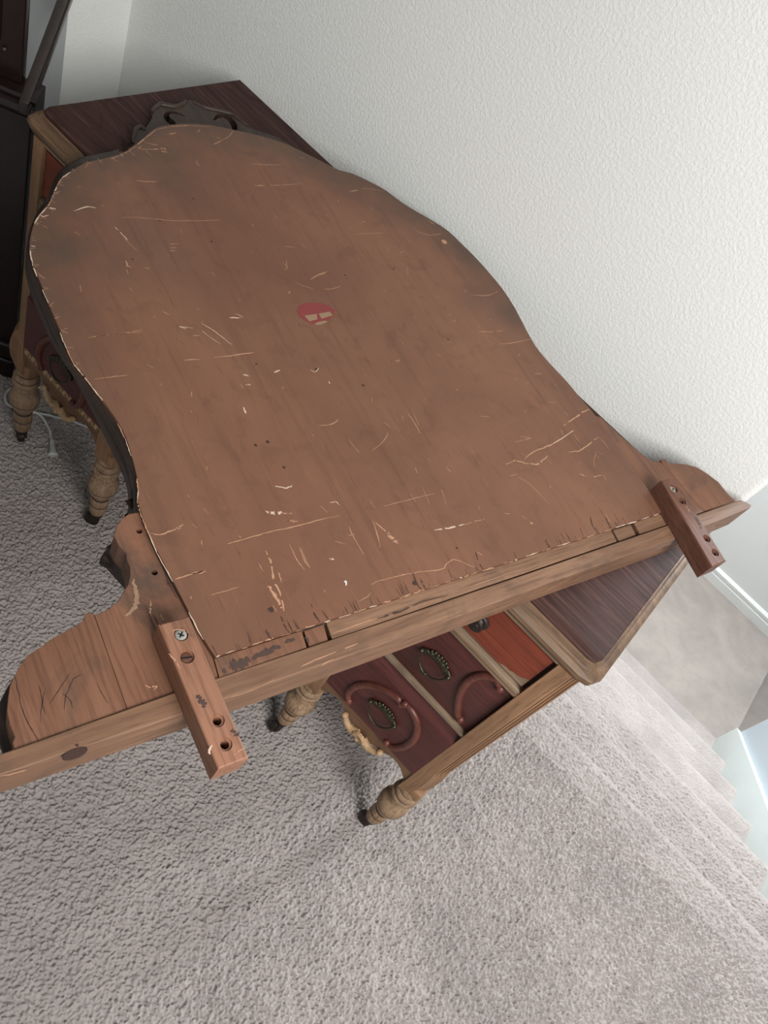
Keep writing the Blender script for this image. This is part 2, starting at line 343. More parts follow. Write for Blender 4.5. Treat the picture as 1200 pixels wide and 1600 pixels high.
SCRATCH = [[[[-0.522,0.493],[-0.519,0.507],[-0.515,0.52],[-0.51,0.538],[-0.507,0.557]],0.0012,0],[[[-0.523,0.49],[-0.517,0.514],[-0.504,0.553]],0.00075,0],[[[-0.679,0.661],[-0.673,0.68],[-0.656,0.714],[-0.643,0.749],[-0.63,0.792]],0.00098,0],[[[-0.736,0.727],[-0.73,0.74],[-0.725,0.755]],0.00135,0],[[[-0.447,0.568],[-0.439,0.587]],0.00128,0],[[[-0.434,0.604],[-0.427,0.625],[-0.422,0.643],[-0.417,0.658]],0.0015,0],[[[-0.469,0.458],[-0.462,0.481],[-0.457,0.495]],0.0009,0],[[[-0.485,0.629],[-0.472,0.634],[-0.458,0.637],[-0.44,0.64]],0.00098,1],[[[-0.475,0.621],[-0.462,0.623],[-0.447,0.627]],0.00075,1],[[[-0.485,0.606],[-0.492,0.599]],0.00113,1],[[[-0.772,0.901],[-0.777,0.925],[-0.782,0.943],[-0.791,0.96]],0.00105,0],[[[-0.772,0.904],[-0.775,0.92]],0.0012,0],[[[-0.791,0.779],[-0.786,0.799],[-0.783,0.817],[-0.778,0.814]],0.00165,0],[[[-0.78,0.806],[-0.775,0.815]],0.00165,0],[[[-0.81,0.847],[-0.809,0.861]],0.00165,0],[[[-0.803,0.796],[-0.79,0.814]],0.00113,0],[[[-0.717,0.932],[-0.709,0.955],[-0.701,0.983]],0.00098,0],[[[-0.675,0.899],[-0.668,0.923]],0.00195,0],[[[-0.673,0.906],[-0.662,0.946],[-0.655,0.982]],0.0009,0],[[[-0.554,0.846],[-0.547,0.86]],0.0009,0],[[[-0.616,0.687],[-0.613,0.698]],0.0009,0],[[[-0.61,0.682],[-0.607,0.692]],0.0009,0],[[[-0.606,0.678],[-0.603,0.686]],0.0009,0],[[[-0.228,0.431],[-0.22,0.457],[-0.211,0.487],[-0.2,0.517],[-0.19,0.549],[-0.181,0.573]],0.0012,0],[[[-0.159,0.632],[-0.147,0.669],[-0.134,0.707]],0.00075,0],[[[-0.279,0.382],[-0.272,0.389],[-0.27,0.401],[-0.266,0.413]],0.0015,0],[[[-0.269,0.406],[-0.269,0.416]],0.00187,0],[[[-0.224,0.368],[-0.22,0.382],[-0.215,0.397]],0.00165,0],[[[-0.219,0.385],[-0.214,0.399]],0.00225,0],[[[-0.19,0.385],[-0.185,0.4],[-0.18,0.415]],0.00075,0],[[[-0.099,0.663],[-0.09,0.681],[-0.081,0.705]],0.00195,1],[[[-0.081,0.705],[-0.074,0.725],[-0.069,0.738]],0.00113,0],[[[-0.196,0.468],[-0.181,0.462],[-0.166,0.451],[-0.151,0.445],[-0.132,0.434]],0.00225,0],[[[-0.163,0.441],[-0.148,0.438],[-0.136,0.435]],0.00375,0],[[[-0.17,0.462],[-0.158,0.455]],0.00135,0],[[[-0.187,0.496],[-0.169,0.489],[-0.154,0.487]],0.00105,0],[[[-0.178,0.503],[-0.165,0.496],[-0.152,0.494]],0.00113,0],[[[-0.176,0.503],[-0.162,0.497],[-0.153,0.494]],0.00075,0],[[[-0.164,0.572],[-0.15,0.566],[-0.127,0.559]],0.00105,0],[[[-0.156,0.563],[-0.153,0.57]],0.0009,0],[[[-0.153,0.604],[-0.137,0.594],[-0.122,0.583]],0.00105,0],[[[-0.15,0.604],[-0.136,0.606],[-0.126,0.606]],0.00165,0],[[[-0.131,0.607],[-0.119,0.606],[-0.114,0.607]],0.0045,0],[[[-0.096,0.537],[-0.095,0.547],[-0.09,0.559],[-0.082,0.58],[-0.071,0.603],[-0.058,0.627],[-0.059,0.637],[-0.058,0.651],[-0.05,0.657],[-0.039,0.663],[-0.03,0.67]],0.00098,0],[[[-0.091,0.509],[-0.089,0.523],[-0.09,0.53]],0.00068,0],[[[-0.289,0.648],[-0.283,0.662],[-0.282,0.675],[-0.284,0.678]],0.00105,0],[[[-0.225,0.683],[-0.226,0.701],[-0.23,0.718],[-0.234,0.725]],0.0009,0],[[[-0.243,0.777],[-0.226,0.773],[-0.209,0.766]],0.00098,0],[[[-0.254,0.668],[-0.237,0.665],[-0.232,0.666]],0.00075,0],[[[-0.252,0.536],[-0.243,0.546],[-0.242,0.554]],0.0018,1],[[[-0.233,0.503],[-0.226,0.51],[-0.222,0.518]],0.00375,1],[[[-0.221,0.517],[-0.214,0.527]],0.0015,0],[[[-0.21,0.514],[-0.203,0.525]],0.0015,0],[[[-0.21,0.514],[-0.206,0.523]],0.00113,0],[[[-0.396,0.619],[-0.39,0.624]],0.00225,1],[[[-0.382,0.61],[-0.379,0.616]],0.0012,1],[[[-0.357,0.583],[-0.348,0.579]],0.0024,1],[[[-0.38,0.658],[-0.38,0.668]],0.00187,1],[[[-0.362,0.706],[-0.355,0.709],[-0.358,0.72]],0.00098,1],[[[-0.335,0.715],[-0.331,0.713]],0.00135,1],[[[-0.148,0.521],[-0.144,0.525]],0.00165,1],[[[-0.118,0.515],[-0.115,0.515]],0.0033,3],[[[-0.115,0.515],[-0.113,0.512]],0.0012,3],[[[-0.2,0.576],[-0.197,0.584],[-0.191,0.584]],0.00105,1],[[[-0.105,0.851],[-0.103,0.859],[-0.098,0.865],[-0.09,0.872],[-0.085,0.881]],0.0018,0],[[[-0.107,0.84],[-0.104,0.853]],0.00105,0],[[[-0.096,0.877],[-0.096,0.901],[-0.091,0.925],[-0.087,0.948],[-0.084,0.97]],0.0018,0],[[[-0.087,0.948],[-0.084,0.981],[-0.083,1.002]],0.00105,1],[[[-0.098,0.993],[-0.096,1.021],[-0.095,1.055],[-0.091,1.07]],0.00225,0],[[[-0.085,0.878],[-0.079,0.891],[-0.079,0.917]],0.00225,0],[[[-0.064,0.955],[-0.055,0.976],[-0.053,0.999],[-0.052,1.031]],0.00195,0],[[[-0.079,0.995],[-0.061,0.991]],0.0009,0],[[[-0.123,0.888],[-0.117,0.907],[-0.113,0.92],[-0.125,0.904]],0.00083,0],[[[-0.053,1.032],[-0.041,1.033],[-0.028,1.028]],0.00083,0],[[[-0.022,0.971],[-0.03,0.982],[-0.038,1.003]],0.00075,0],[[[-0.031,0.936],[-0.021,0.944]],0.00165,0],[[[-0.014,0.954],[-0.007,0.972]],0.00135,0],[[[-0.091,0.83],[-0.087,0.842]],0.00075,0],[[[-0.083,0.84],[-0.068,0.845],[-0.051,0.846],[-0.028,0.844]],0.00075,0],[[[-0.028,0.792],[-0.024,0.794]],0.00225,0],[[[-0.141,1.009],[-0.133,1.018],[-0.134,1.023]],0.00075,0],[[[-0.315,0.835],[-0.314,0.843],[-0.311,0.835]],0.00113,0],[[[-0.614,1.057],[-0.611,1.077]],0.00165,0],[[[-0.612,1.084],[-0.606,1.105],[-0.593,1.126]],0.0009,0],[[[-0.509,1.15],[-0.498,1.158]],0.0015,0],[[[-0.499,1.104],[-0.483,1.121],[-0.476,1.15]],0.00105,0],[[[-0.533,0.984],[-0.517,1.038]],0.00075,0],[[[-0.293,1.017],[-0.282,1.04],[-0.273,1.065]],0.0012,0],[[[-0.257,1.034],[-0.248,1.058],[-0.237,1.101]],0.0012,0],[[[-0.353,1.077],[-0.339,1.105],[-0.336,1.138]],0.00105,0],[[[-0.187,1.04],[-0.181,1.051]],0.00135,0],[[[-0.5,1.154],[-0.507,1.152]],0.00225,0],[[[-0.486,0.834],[-0.489,0.852],[-0.489,0.868]],0.0015,0],[[[-0.487,0.855],[-0.489,0.873]],0.0009,0],[[[-0.493,0.807],[-0.48,0.814],[-0.471,0.824]],0.00083,0],[[[-0.464,0.838],[-0.459,0.853],[-0.458,0.87]],0.00075,0],[[[-0.479,0.781],[-0.481,0.787]],0.0015,0],[[[-0.53,0.82],[-0.517,0.816],[-0.517,0.81]],0.00083,0],[[[-0.532,0.828],[-0.518,0.817]],0.00075,0],[[[-0.611,0.612],[-0.602,0.608],[-0.598,0.611]],0.00225,0],[[[-0.592,0.627],[-0.588,0.631]],0.00135,0],[[[-0.667,0.639],[-0.65,0.639],[-0.641,0.639]],0.00135,1],[[[-0.645,0.636],[-0.62,0.638]],0.00075,0],[[[-0.709,0.608],[-0.711,0.629],[-0.705,0.639]],0.0015,1],[[[-0.716,0.563],[-0.712,0.567],[-0.712,0.574]],0.00135,1],[[[-0.723,0.583],[-0.719,0.589]],0.00255,1],[[[-0.672,0.521],[-0.67,0.526]],0.00105,1],[[[-0.522,0.597],[-0.513,0.601]],0.00105,0],[[[-0.478,0.67],[-0.471,0.683]],0.0018,1],[[[-0.386,0.605],[-0.38,0.604]],0.00075,0],[[[-0.144,0.429],[-0.136,0.427]],0.00075,0],[[[-0.48,0.682],[-0.475,0.686],[-0.47,0.687]],0.00075,1],[[[-0.483,0.614],[-0.493,0.599]],0.00075,1],[[[-0.55,0.877],[-0.536,0.876]],0.0006,0],[[[-0.248,0.733],[-0.238,0.735]],0.0006,0],[[[-0.176,0.715],[-0.168,0.71]],0.0006,0],[[[-0.182,0.876],[-0.173,0.889]],0.0006,0],[[[-0.151,0.7],[-0.134,0.691],[-0.126,0.686]],0.0006,0],[[[-0.133,0.72],[-0.113,0.706]],0.0006,0],[[[-0.154,0.677],[-0.139,0.673]],0.0006,0],[[[-0.219,0.775],[-0.24,0.786]],0.0006,0],[[[-0.204,0.563],[-0.192,0.564]],0.0006,0],[[[-0.189,0.451],[-0.179,0.448]],0.00068,0],[[[-0.16,0.543],[-0.15,0.551]],0.0006,0]]
WSCR = [[[[-0.249,0.337],[-0.239,0.333],[-0.231,0.327],[-0.226,0.322],[-0.223,0.314],[-0.222,0.307]],0.0045,0],[[[-0.221,0.336],[-0.215,0.331],[-0.21,0.327]],0.0018,0],[[[-0.204,0.334],[-0.197,0.332]],0.00105,0],[[[-0.205,0.209],[-0.197,0.201],[-0.184,0.19]],0.00075,2],[[[-0.193,0.206],[-0.198,0.217],[-0.201,0.224],[-0.206,0.236]],0.00075,2],[[[-0.181,0.211],[-0.19,0.219],[-0.2,0.234],[-0.199,0.242]],0.00083,2],[[[-0.213,0.209],[-0.202,0.204],[-0.187,0.197]],0.0009,2],[[[-0.194,0.219],[-0.185,0.22],[-0.178,0.217]],0.00075,2],[[[-0.157,0.278],[-0.152,0.28],[-0.15,0.286],[-0.148,0.28]],0.0015,0],[[[-0.185,0.247],[-0.173,0.244],[-0.163,0.243]],0.0006,2],[[[-0.221,0.329],[-0.184,0.317]],0.0006,2],[[[-0.208,0.329],[-0.197,0.326]],0.0006,2],[[[-0.254,0.375],[-0.23,0.364],[-0.208,0.358]],0.0009,2],[[[-0.232,0.199],[-0.221,0.194],[-0.202,0.186],[-0.184,0.182],[-0.171,0.18]],0.00105,2]]
RSCR = [[[[-0.146,0.19],[-0.143,0.195],[-0.142,0.2]],0.0012,2],[[[-0.151,0.2],[-0.148,0.2]],0.00225,2],[[[-0.064,0.514],[-0.055,0.538],[-0.05,0.556]],0.00135,2],[[[-0.049,0.56],[-0.044,0.578],[-0.031,0.608]],0.0009,2],[[[-0.167,0.141],[-0.162,0.15],[-0.158,0.159]],0.0009,0],[[[-0.078,0.406],[-0.072,0.429],[-0.058,0.474]],0.0012,0],[[[-0.099,0.33],[-0.092,0.348],[-0.085,0.376]],0.00075,0],[[[-0.066,0.423],[-0.063,0.439]],0.0009,0]]
BSCR = [[[[-0.115,0.294],[-0.111,0.293],[-0.106,0.293],[-0.102,0.292]],0.0054,2],[[[-0.072,0.297],[-0.067,0.297],[-0.064,0.298]],0.0042,2],[[[-0.073,0.275],[-0.071,0.27],[-0.068,0.268]],0.0018,1],[[[-0.176,0.317],[-0.172,0.324],[-0.164,0.328]],0.0012,0],[[[-0.161,0.3],[-0.153,0.3],[-0.143,0.299]],0.0015,0],[[[-0.054,0.283],[-0.054,0.29],[-0.052,0.296]],0.0012,0]]
BRSCR = [[[[0.125,1.011],[0.133,1.008],[0.142,1.002]],0.0042,2],[[[0.105,1.016],[0.115,1.011]],0.0018,0]]
SSCR = [[[[-0.121,0.349],[-0.119,0.355],[-0.117,0.363],[-0.115,0.371]],0.0105,2],[[[-0.115,0.373],[-0.112,0.385],[-0.11,0.396],[-0.107,0.407]],0.0056,2],[[[-0.107,0.412],[-0.103,0.423]],0.0035,2],[[[-0.098,0.434],[-0.091,0.432]],0.0028,2],[[[-0.124,0.344],[-0.12,0.343]],0.0028,2],[[[-0.083,0.46],[-0.073,0.491],[-0.062,0.523]],0.00105,0],[[[-0.032,0.61],[-0.013,0.667],[0.008,0.728]],0.00084,0]]
CHIP = [[[[-0.137,0.345],[-0.136,0.349]],0.00108,1],[[[-0.134,0.355],[-0.131,0.364]],0.00069,1],[[[-0.128,0.371],[-0.126,0.376]],0.00083,0],[[[-0.125,0.381],[-0.121,0.393]],0.00102,0],[[[-0.12,0.395],[-0.117,0.404]],0.00133,0],[[[-0.114,0.412],[-0.11,0.422]],0.00069,0],[[[-0.108,0.428],[-0.106,0.434]],0.00066,0],[[[-0.105,0.439],[-0.101,0.45]],0.00134,0],[[[-0.097,0.46],[-0.095,0.467]],0.00128,1],[[[-0.091,0.477],[-0.086,0.492]],0.00072,1],[[[-0.085,0.495],[-0.08,0.511]],0.00099,0],[[[-0.079,0.514],[-0.075,0.524]],0.00095,1],[[[-0.073,0.531],[-0.069,0.542]],0.00136,0],[[[-0.065,0.553],[-0.06,0.569]],0.00143,0],[[[-0.059,0.571],[-0.054,0.587]],0.00141,0],[[[-0.051,0.595],[-0.046,0.609]],0.00081,0],[[[-0.044,0.616],[-0.041,0.624]],0.00069,0],[[[-0.037,0.637],[-0.035,0.641]],0.00128,1],[[[-0.034,0.643],[-0.032,0.651]],0.00126,0],[[[-0.031,0.652],[-0.027,0.666]],0.00068,0],[[[-0.025,0.671],[-0.018,0.689]],0.00142,0],[[[-0.014,0.704],[-0.011,0.712]],0.0007,0],[[[-0.01,0.713],[-0.008,0.72]],0.00097,0],[[[-0.007,0.723],[-0.006,0.727]],0.00133,1],[[[-0.001,0.741],[0.006,0.762]],0.00094,1],[[[0.009,0.77],[0.015,0.786]],0.00112,0],[[[0.018,0.796],[0.026,0.819]],0.00105,1],[[[0.03,0.831],[0.033,0.84]],0.00088,0],[[[0.037,0.849],[0.042,0.865]],0.00065,1],[[[0.045,0.875],[0.047,0.879]],0.00113,0],[[[0.047,0.881],[0.054,0.899]],0.00101,0],[[[0.056,0.906],[0.063,0.926]],0.00123,1],[[[0.064,0.928],[0.071,0.948]],0.00141,1],[[[0.074,0.958],[0.08,0.976]],0.0009,1],[[[0.083,0.983],[0.087,0.996]],0.00112,1],[[[0.02,0.803],[0.009,0.81]],0.00069,2],[[[-0.086,0.497],[-0.098,0.501]],0.0005,2],[[[-0.108,0.433],[-0.118,0.436]],0.00044,2],[[[-0.083,0.503],[-0.096,0.508]],0.00058,2],[[[0.043,0.873],[0.035,0.878]],0.00066,2],[[[0.052,0.899],[0.045,0.903]],0.00045,2],[[[-0.041,0.628],[-0.053,0.634]],0.00074,2],[[[-0.108,0.431],[-0.12,0.435]],0.00066,2],[[[0.029,0.831],[0.023,0.834]],0.00052,2],[[[0.026,0.821],[0.017,0.825]],0.00057,2],[[[-0.064,0.559],[-0.078,0.565]],0.00046,2],[[[-0.137,0.347],[-0.149,0.35]],0.00079,2],[[[-0.061,0.568],[-0.076,0.573]],0.00049,2],[[[0.012,0.782],[-0.0,0.788]],0.00061,2],[[[-0.09,0.485],[-0.095,0.487]],0.00043,2],[[[-0.027,0.667],[-0.04,0.673]],0.00042,2],[[[0.058,0.916],[0.042,0.925]],0.00076,2],[[[0.057,0.912],[0.052,0.914]],0.0007,2],[[[-0.11,0.425],[-0.12,0.428]],0.00061,2],[[[-0.065,0.556],[-0.076,0.559]],0.00054,2],[[[-0.096,0.466],[-0.105,0.468]],0.00071,2],[[[-0.078,0.52],[-0.087,0.524]],0.00073,2],[[[-0.11,0.425],[-0.123,0.429]],0.00072,2],[[[0.034,0.845],[0.022,0.853]],0.00075,2],[[[-0.13,0.367],[-0.136,0.369]],0.00061,2],[[[-0.063,0.561],[-0.076,0.566]],0.0004,2],[[[-0.129,0.369],[-0.134,0.371]],0.00043,2],[[[0.081,0.983],[0.075,0.986]],0.0006,2],[[[-0.084,0.5],[-0.092,0.503]],0.00066,2],[[[-0.028,0.666],[-0.034,0.668]],0.00053,2],[[[-0.118,0.402],[-0.129,0.405]],0.00055,2],[[[-0.125,0.381],[-0.132,0.383]],0.00064,2],[[[0.022,0.812],[0.008,0.819]],0.00065,2],[[[-0.062,0.566],[-0.071,0.57]],0.00068,2],[[[-0.064,0.56],[-0.073,0.563]],0.0005,2],[[[-0.039,0.632],[-0.044,0.633]],0.00057,2],[[[-0.063,0.563],[-0.077,0.568]],0.00055,2],[[[0.056,0.91],[0.048,0.914]],0.00059,2],[[[-0.118,0.401],[-0.129,0.404]],0.00075,2],[[[0.025,0.82],[0.012,0.827]],0.00063,2],[[[-0.122,0.392],[-0.125,0.393]],0.00046,2],[[[0.02,0.805],[0.015,0.808]],0.00044,2],[[[0.051,0.895],[0.047,0.897]],0.00074,2],[[[-0.119,0.4],[-0.129,0.403]],0.00073,2],[[[0.074,0.961],[0.059,0.97]],0.00041,2],[[[0.018,0.799],[0.005,0.806]],0.00044,2],[[[0.013,0.785],[0.008,0.787]],0.00053,2],[[[-0.033,0.65],[-0.04,0.653]],0.00047,2],[[[-0.097,0.465],[-0.108,0.468]],0.00056,2],[[[-0.075,0.529],[-0.082,0.531]],0.00057,2],[[[-0.125,0.382],[-0.138,0.387]],0.00057,2],[[[0.013,0.783],[0.001,0.79]],0.0007,2],[[[-0.006,0.727],[-0.016,0.732]],0.00066,2],[[[0.056,0.91],[0.051,0.913]],0.0007,2],[[[0.062,0.928],[0.052,0.933]],0.00069,2],[[[-0.108,0.432],[-0.113,0.434]],0.00063,2],[[[-0.085,0.499],[-0.095,0.504]],0.00078,2],[[[-0.088,0.489],[-0.096,0.492]],0.00074,2],[[[-0.028,0.664],[-0.034,0.667]],0.00041,2],[[[-0.052,0.596],[-0.057,0.598]],0.00054,2],[[[-0.111,0.421],[-0.12,0.423],[-0.13,0.427]],0.0016,2],[[[-0.099,0.456],[-0.11,0.458],[-0.121,0.464]],0.0016,2],[[[-0.055,0.583],[-0.066,0.586],[-0.077,0.592]],0.0016,2],[[[-0.053,0.589],[-0.059,0.591],[-0.066,0.594]],0.0016,2],[[[-0.024,0.674],[-0.035,0.677],[-0.047,0.685]],0.0016,2],[[[0.044,0.871],[0.032,0.875],[0.021,0.885]],0.0016,2],[[[0.053,0.898],[0.045,0.901],[0.037,0.907]],0.0016,2],[[[-0.158,0.347],[-0.189,0.355]],0.00123,1],[[[-0.223,0.364],[-0.256,0.372]],0.0011,1],[[[-0.256,0.372],[-0.283,0.381]],0.00127,1],[[[-0.283,0.381],[-0.304,0.389]],0.00119,0],[[[-0.304,0.389],[-0.316,0.395]],0.0012,0],[[[-0.316,0.395],[-0.327,0.405]],0.00082,1],[[[-0.327,0.405],[-0.339,0.413]],0.00116,0],[[[-0.365,0.426],[-0.386,0.435]],0.00079,1],[[[-0.386,0.435],[-0.407,0.441]],0.00118,0],[[[-0.44,0.447],[-0.462,0.449]],0.0013,1],[[[-0.462,0.449],[-0.482,0.451]],0.0012,1],[[[-0.482,0.451],[-0.497,0.452]],0.00128,1],[[[-0.497,0.452],[-0.519,0.459]],0.00109,0],[[[-0.519,0.459],[-0.542,0.467]],0.00107,1],[[[-0.585,0.483],[-0.606,0.49]],0.00095,1],[[[-0.626,0.497],[-0.646,0.505]],0.00126,1],[[[-0.646,0.505],[-0.667,0.516]],0.00137,1],[[[-0.704,0.548],[-0.716,0.564]],0.00162,1],[[[-0.716,0.564],[-0.724,0.579]],0.00145,1],[[[-0.724,0.579],[-0.734,0.593]],0.00136,0],[[[-0.734,0.593],[-0.745,0.605]],0.00145,0],[[[-0.745,0.605],[-0.757,0.618]],0.00125,1],[[[-0.757,0.618],[-0.768,0.634]],0.00108,0],[[[-0.768,0.634],[-0.775,0.652]],0.00128,1],[[[-0.784,0.723],[-0.786,0.738]],0.0012,0],[[[-0.786,0.738],[-0.79,0.755]],0.00119,0],[[[-0.79,0.755],[-0.799,0.778]],0.00068,0],[[[-0.799,0.778],[-0.811,0.805]],0.00148,0],[[[-0.811,0.805],[-0.823,0.833]],0.00121,0],[[[-0.823,0.833],[-0.824,0.861]],0.00062,0],[[[-0.824,0.861],[-0.82,0.892]],0.00152,0],[[[-0.82,0.892],[-0.809,0.926]],0.00064,0],[[[-0.495,0.451],[-0.494,0.456]],0.00062,0],[[[-0.498,0.453],[-0.495,0.459]],0.00047,0],[[[-0.516,0.458],[-0.514,0.46]],0.00062,0],[[[-0.52,0.46],[-0.517,0.467]],0.00055,0],[[[-0.546,0.471],[-0.537,0.474]],0.0005,0],[[[-0.543,0.469],[-0.539,0.475]],0.00056,0],[[[-0.562,0.474],[-0.563,0.482]],0.00074,0],[[[-0.567,0.478],[-0.567,0.482]],0.00045,0],[[[-0.582,0.482],[-0.584,0.491]],0.00048,0],[[[-0.582,0.481],[-0.579,0.485]],0.0007,0],[[[-0.61,0.493],[-0.604,0.497]],0.00048,0],[[[-0.605,0.49],[-0.606,0.498]],0.0005,0],[[[-0.631,0.502],[-0.619,0.502]],0.00076,0],[[[-0.627,0.499],[-0.621,0.505]],0.00063,0],[[[-0.641,0.502],[-0.641,0.509]],0.00052,0],[[[-0.646,0.505],[-0.641,0.511]],0.00069,0],[[[-0.664,0.515],[-0.664,0.518]],0.0006,0],[[[-0.668,0.517],[-0.668,0.525]],0.00061,0],[[[-0.686,0.531],[-0.682,0.533]],0.00058,0],[[[-0.68,0.528],[-0.678,0.533]],0.00045,0],[[[-0.702,0.548],[-0.705,0.559]],0.00054,0],[[[-0.708,0.552],[-0.701,0.552]],0.00077,0],[[[-0.711,0.561],[-0.711,0.567]],0.00045,0],[[[-0.714,0.564],[-0.707,0.568]],0.00069,0],[[[-0.726,0.581],[-0.717,0.584]],0.00077,0],[[[-0.725,0.58],[-0.717,0.585]],0.00059,0],[[[-0.739,0.598],[-0.737,0.601]],0.00048,0],[[[-0.734,0.594],[-0.729,0.596]],0.00061,0],[[[-0.743,0.604],[-0.745,0.613]],0.00059,0],[[[-0.746,0.607],[-0.746,0.616]],0.00076,0],[[[-0.758,0.62],[-0.755,0.627]],0.00061,0],[[[-0.76,0.621],[-0.76,0.63]],0.00048,0],[[[-0.772,0.639],[-0.765,0.643]],0.00048,0],[[[-0.772,0.638],[-0.767,0.64]],0.00047,0],[[[-0.78,0.657],[-0.777,0.659]],0.0006,0],[[[-0.781,0.658],[-0.774,0.657]],0.00056,0],[[[-0.789,0.686],[-0.781,0.69]],0.00056,0],[[[-0.777,0.676],[-0.785,0.687]],0.00044,0],[[[-0.789,0.705],[-0.78,0.707]],0.00054,0],[[[-0.79,0.706],[-0.779,0.703]],0.00051,0],[[[-0.786,0.725],[-0.776,0.728]],0.00052,0],[[[-0.788,0.727],[-0.779,0.726]],0.00065,0],[[[-0.793,0.744],[-0.782,0.743]],0.00079,0],[[[-0.794,0.745],[-0.79,0.752]],0.00044,0],[[[-0.798,0.763],[-0.795,0.767]],0.00066,0],[[[-0.795,0.761],[-0.78,0.761]],0.00059,0],[[[-0.794,0.775],[-0.79,0.784]],0.00041,0],[[[-0.798,0.779],[-0.791,0.78]],0.00044,0]]
SPOT = [[[-0.142,0.424],0.0032],[[-0.221,0.36],0.00208],[[-0.402,0.647],0.0016],[[-0.307,0.755],0.0024],[[-0.307,0.557],0.00208],[[-0.303,0.573],0.0024],[[-0.61,0.622],0.0016],[[-0.266,0.564],0.00176],[[-0.658,0.705],0.0016],[[-0.6,0.747],0.0016],[[-0.68,0.783],0.0016],[[-0.065,0.668],0.0016],[[-0.067,0.584],0.0032],[[-0.305,0.953],0.0016],[[-0.45,0.987],0.0016],[[-0.358,0.715],0.0024],[[-0.472,0.895],0.0016]]
KNOT = [-0.46,1.137]
RAILHOLE = [[-0.145,0.195,0.84],[0.013,0.673,0.815],[0.124,0.999,0.815],[0.169,1.128,0.815]]
BEAM = [[-1.126,0.84,0.692],[-1.26,1.0,0.765]]
BRK = [[-0.293,0.356,0.8]]

# ------------------------------------------------------------------ the setting
YW = 1.200          # textured back wall
XC = -1.312         # inside corner at the left
YJ = 1.056          # the wall steps forward here
XE = 0.181          # outer end of the back wall
RISE, RUN, Y0, XS = 0.18, 0.25, 1.300, 1.143
ZL = -7*RISE        # lower landing

fields = []
for cell, amp in ((.0050, .50), (.0029, .90), (.026, .25)):
    g = rng.standard_normal((int(3/cell) + 4, int(4/cell) + 4)).astype(np.float32); fields.append((cell, amp, g))
def pile(x, s):
    """height noise of the carpet tufts"""
    out = np.zeros_like(x)
    for cell, amp, g in fields:
        u = (x + 3)/cell; v = (s + 3)/cell
        i = np.floor(u).astype(int); j = np.floor(v).astype(int)
        a = u - i; b = v - j; i %= g.shape[0] - 1; j %= g.shape[1] - 1; a = a*a*(3 - 2*a); b = b*b*(3 - 2*b)
        out += amp*((g[i, j]*(1-a) + g[i+1, j]*a)*(1-b) + (g[i, j+1]*(1-a) + g[i+1, j+1]*a)*b)
    return out
def carpet(name, prof, x0, x1, dx, amp, mt, parent=None, extra=None, s0=0.0):
    """prof: (y, z) polyline swept along x and displaced along its normal by the pile noise"""
    P = np.array(prof, float); seg = np.hypot(*np.diff(P, axis=0).T); S = np.r_[0, np.cumsum(seg)]
    n = max(2, int(S[-1]/dx)); t = np.linspace(0, S[-1], n)
    y = np.interp(t, S, P[:, 0]); z = np.interp(t, S, P[:, 1])
    ty = np.gradient(y); tz = np.gradient(z); l = np.maximum(np.hypot(ty, tz), .6*S[-1]/n); ny, nz = -tz/l, ty/l
    xs = np.linspace(x0, x1, max(2, int((x1 - x0)/dx)))
    X, T = np.meshgrid(xs, t + s0, indexing='ij'); h = pile(X, T)*amp
    fade = np.minimum(1, np.minimum(X - x0, x1 - X)/.01); h = h*np.clip(fade, 0, 1)
    V = np.stack([X, y[None] + ny[None]*h, z[None] + nz[None]*h], -1).reshape(-1, 3)
    a = np.arange(len(xs)*n).reshape(len(xs), n)
    F = np.stack([a[:-1, :-1], a[1:, :-1], a[1:, 1:], a[:-1, 1:]], -1).reshape(-1, 4)
    if extra:
        ev, ef = extra; k = len(V); V = np.r_[V, np.array(ev, float)]; F = np.r_[F, np.array(ef) + k]
    if parent is not None: V = V - np.array(ORI[parent.name])
    me = bpy.data.meshes.new(name)
    me.vertices.add(len(V)); me.vertices.foreach_set('co', V.ravel())
    me.loops.add(F.size); me.loops.foreach_set('vertex_index', F.ravel().astype(np.int32))
    me.polygons.add(len(F)); me.polygons.foreach_set('loop_start', np.arange(0, F.size, 4, dtype=np.int32))
    me.update(calc_edges=True); me.validate(); me.polygons.foreach_set('use_smooth', np.ones(len(F), bool))
    me.materials.append(mt)
    o = bpy.data.objects.new(name, me); link(o, parent)
    if parent is None: o['kind'] = 'structure'
    ORI[o.name] = ORI[parent.name] if parent is not None else Vector((0, 0, 0))
    return o
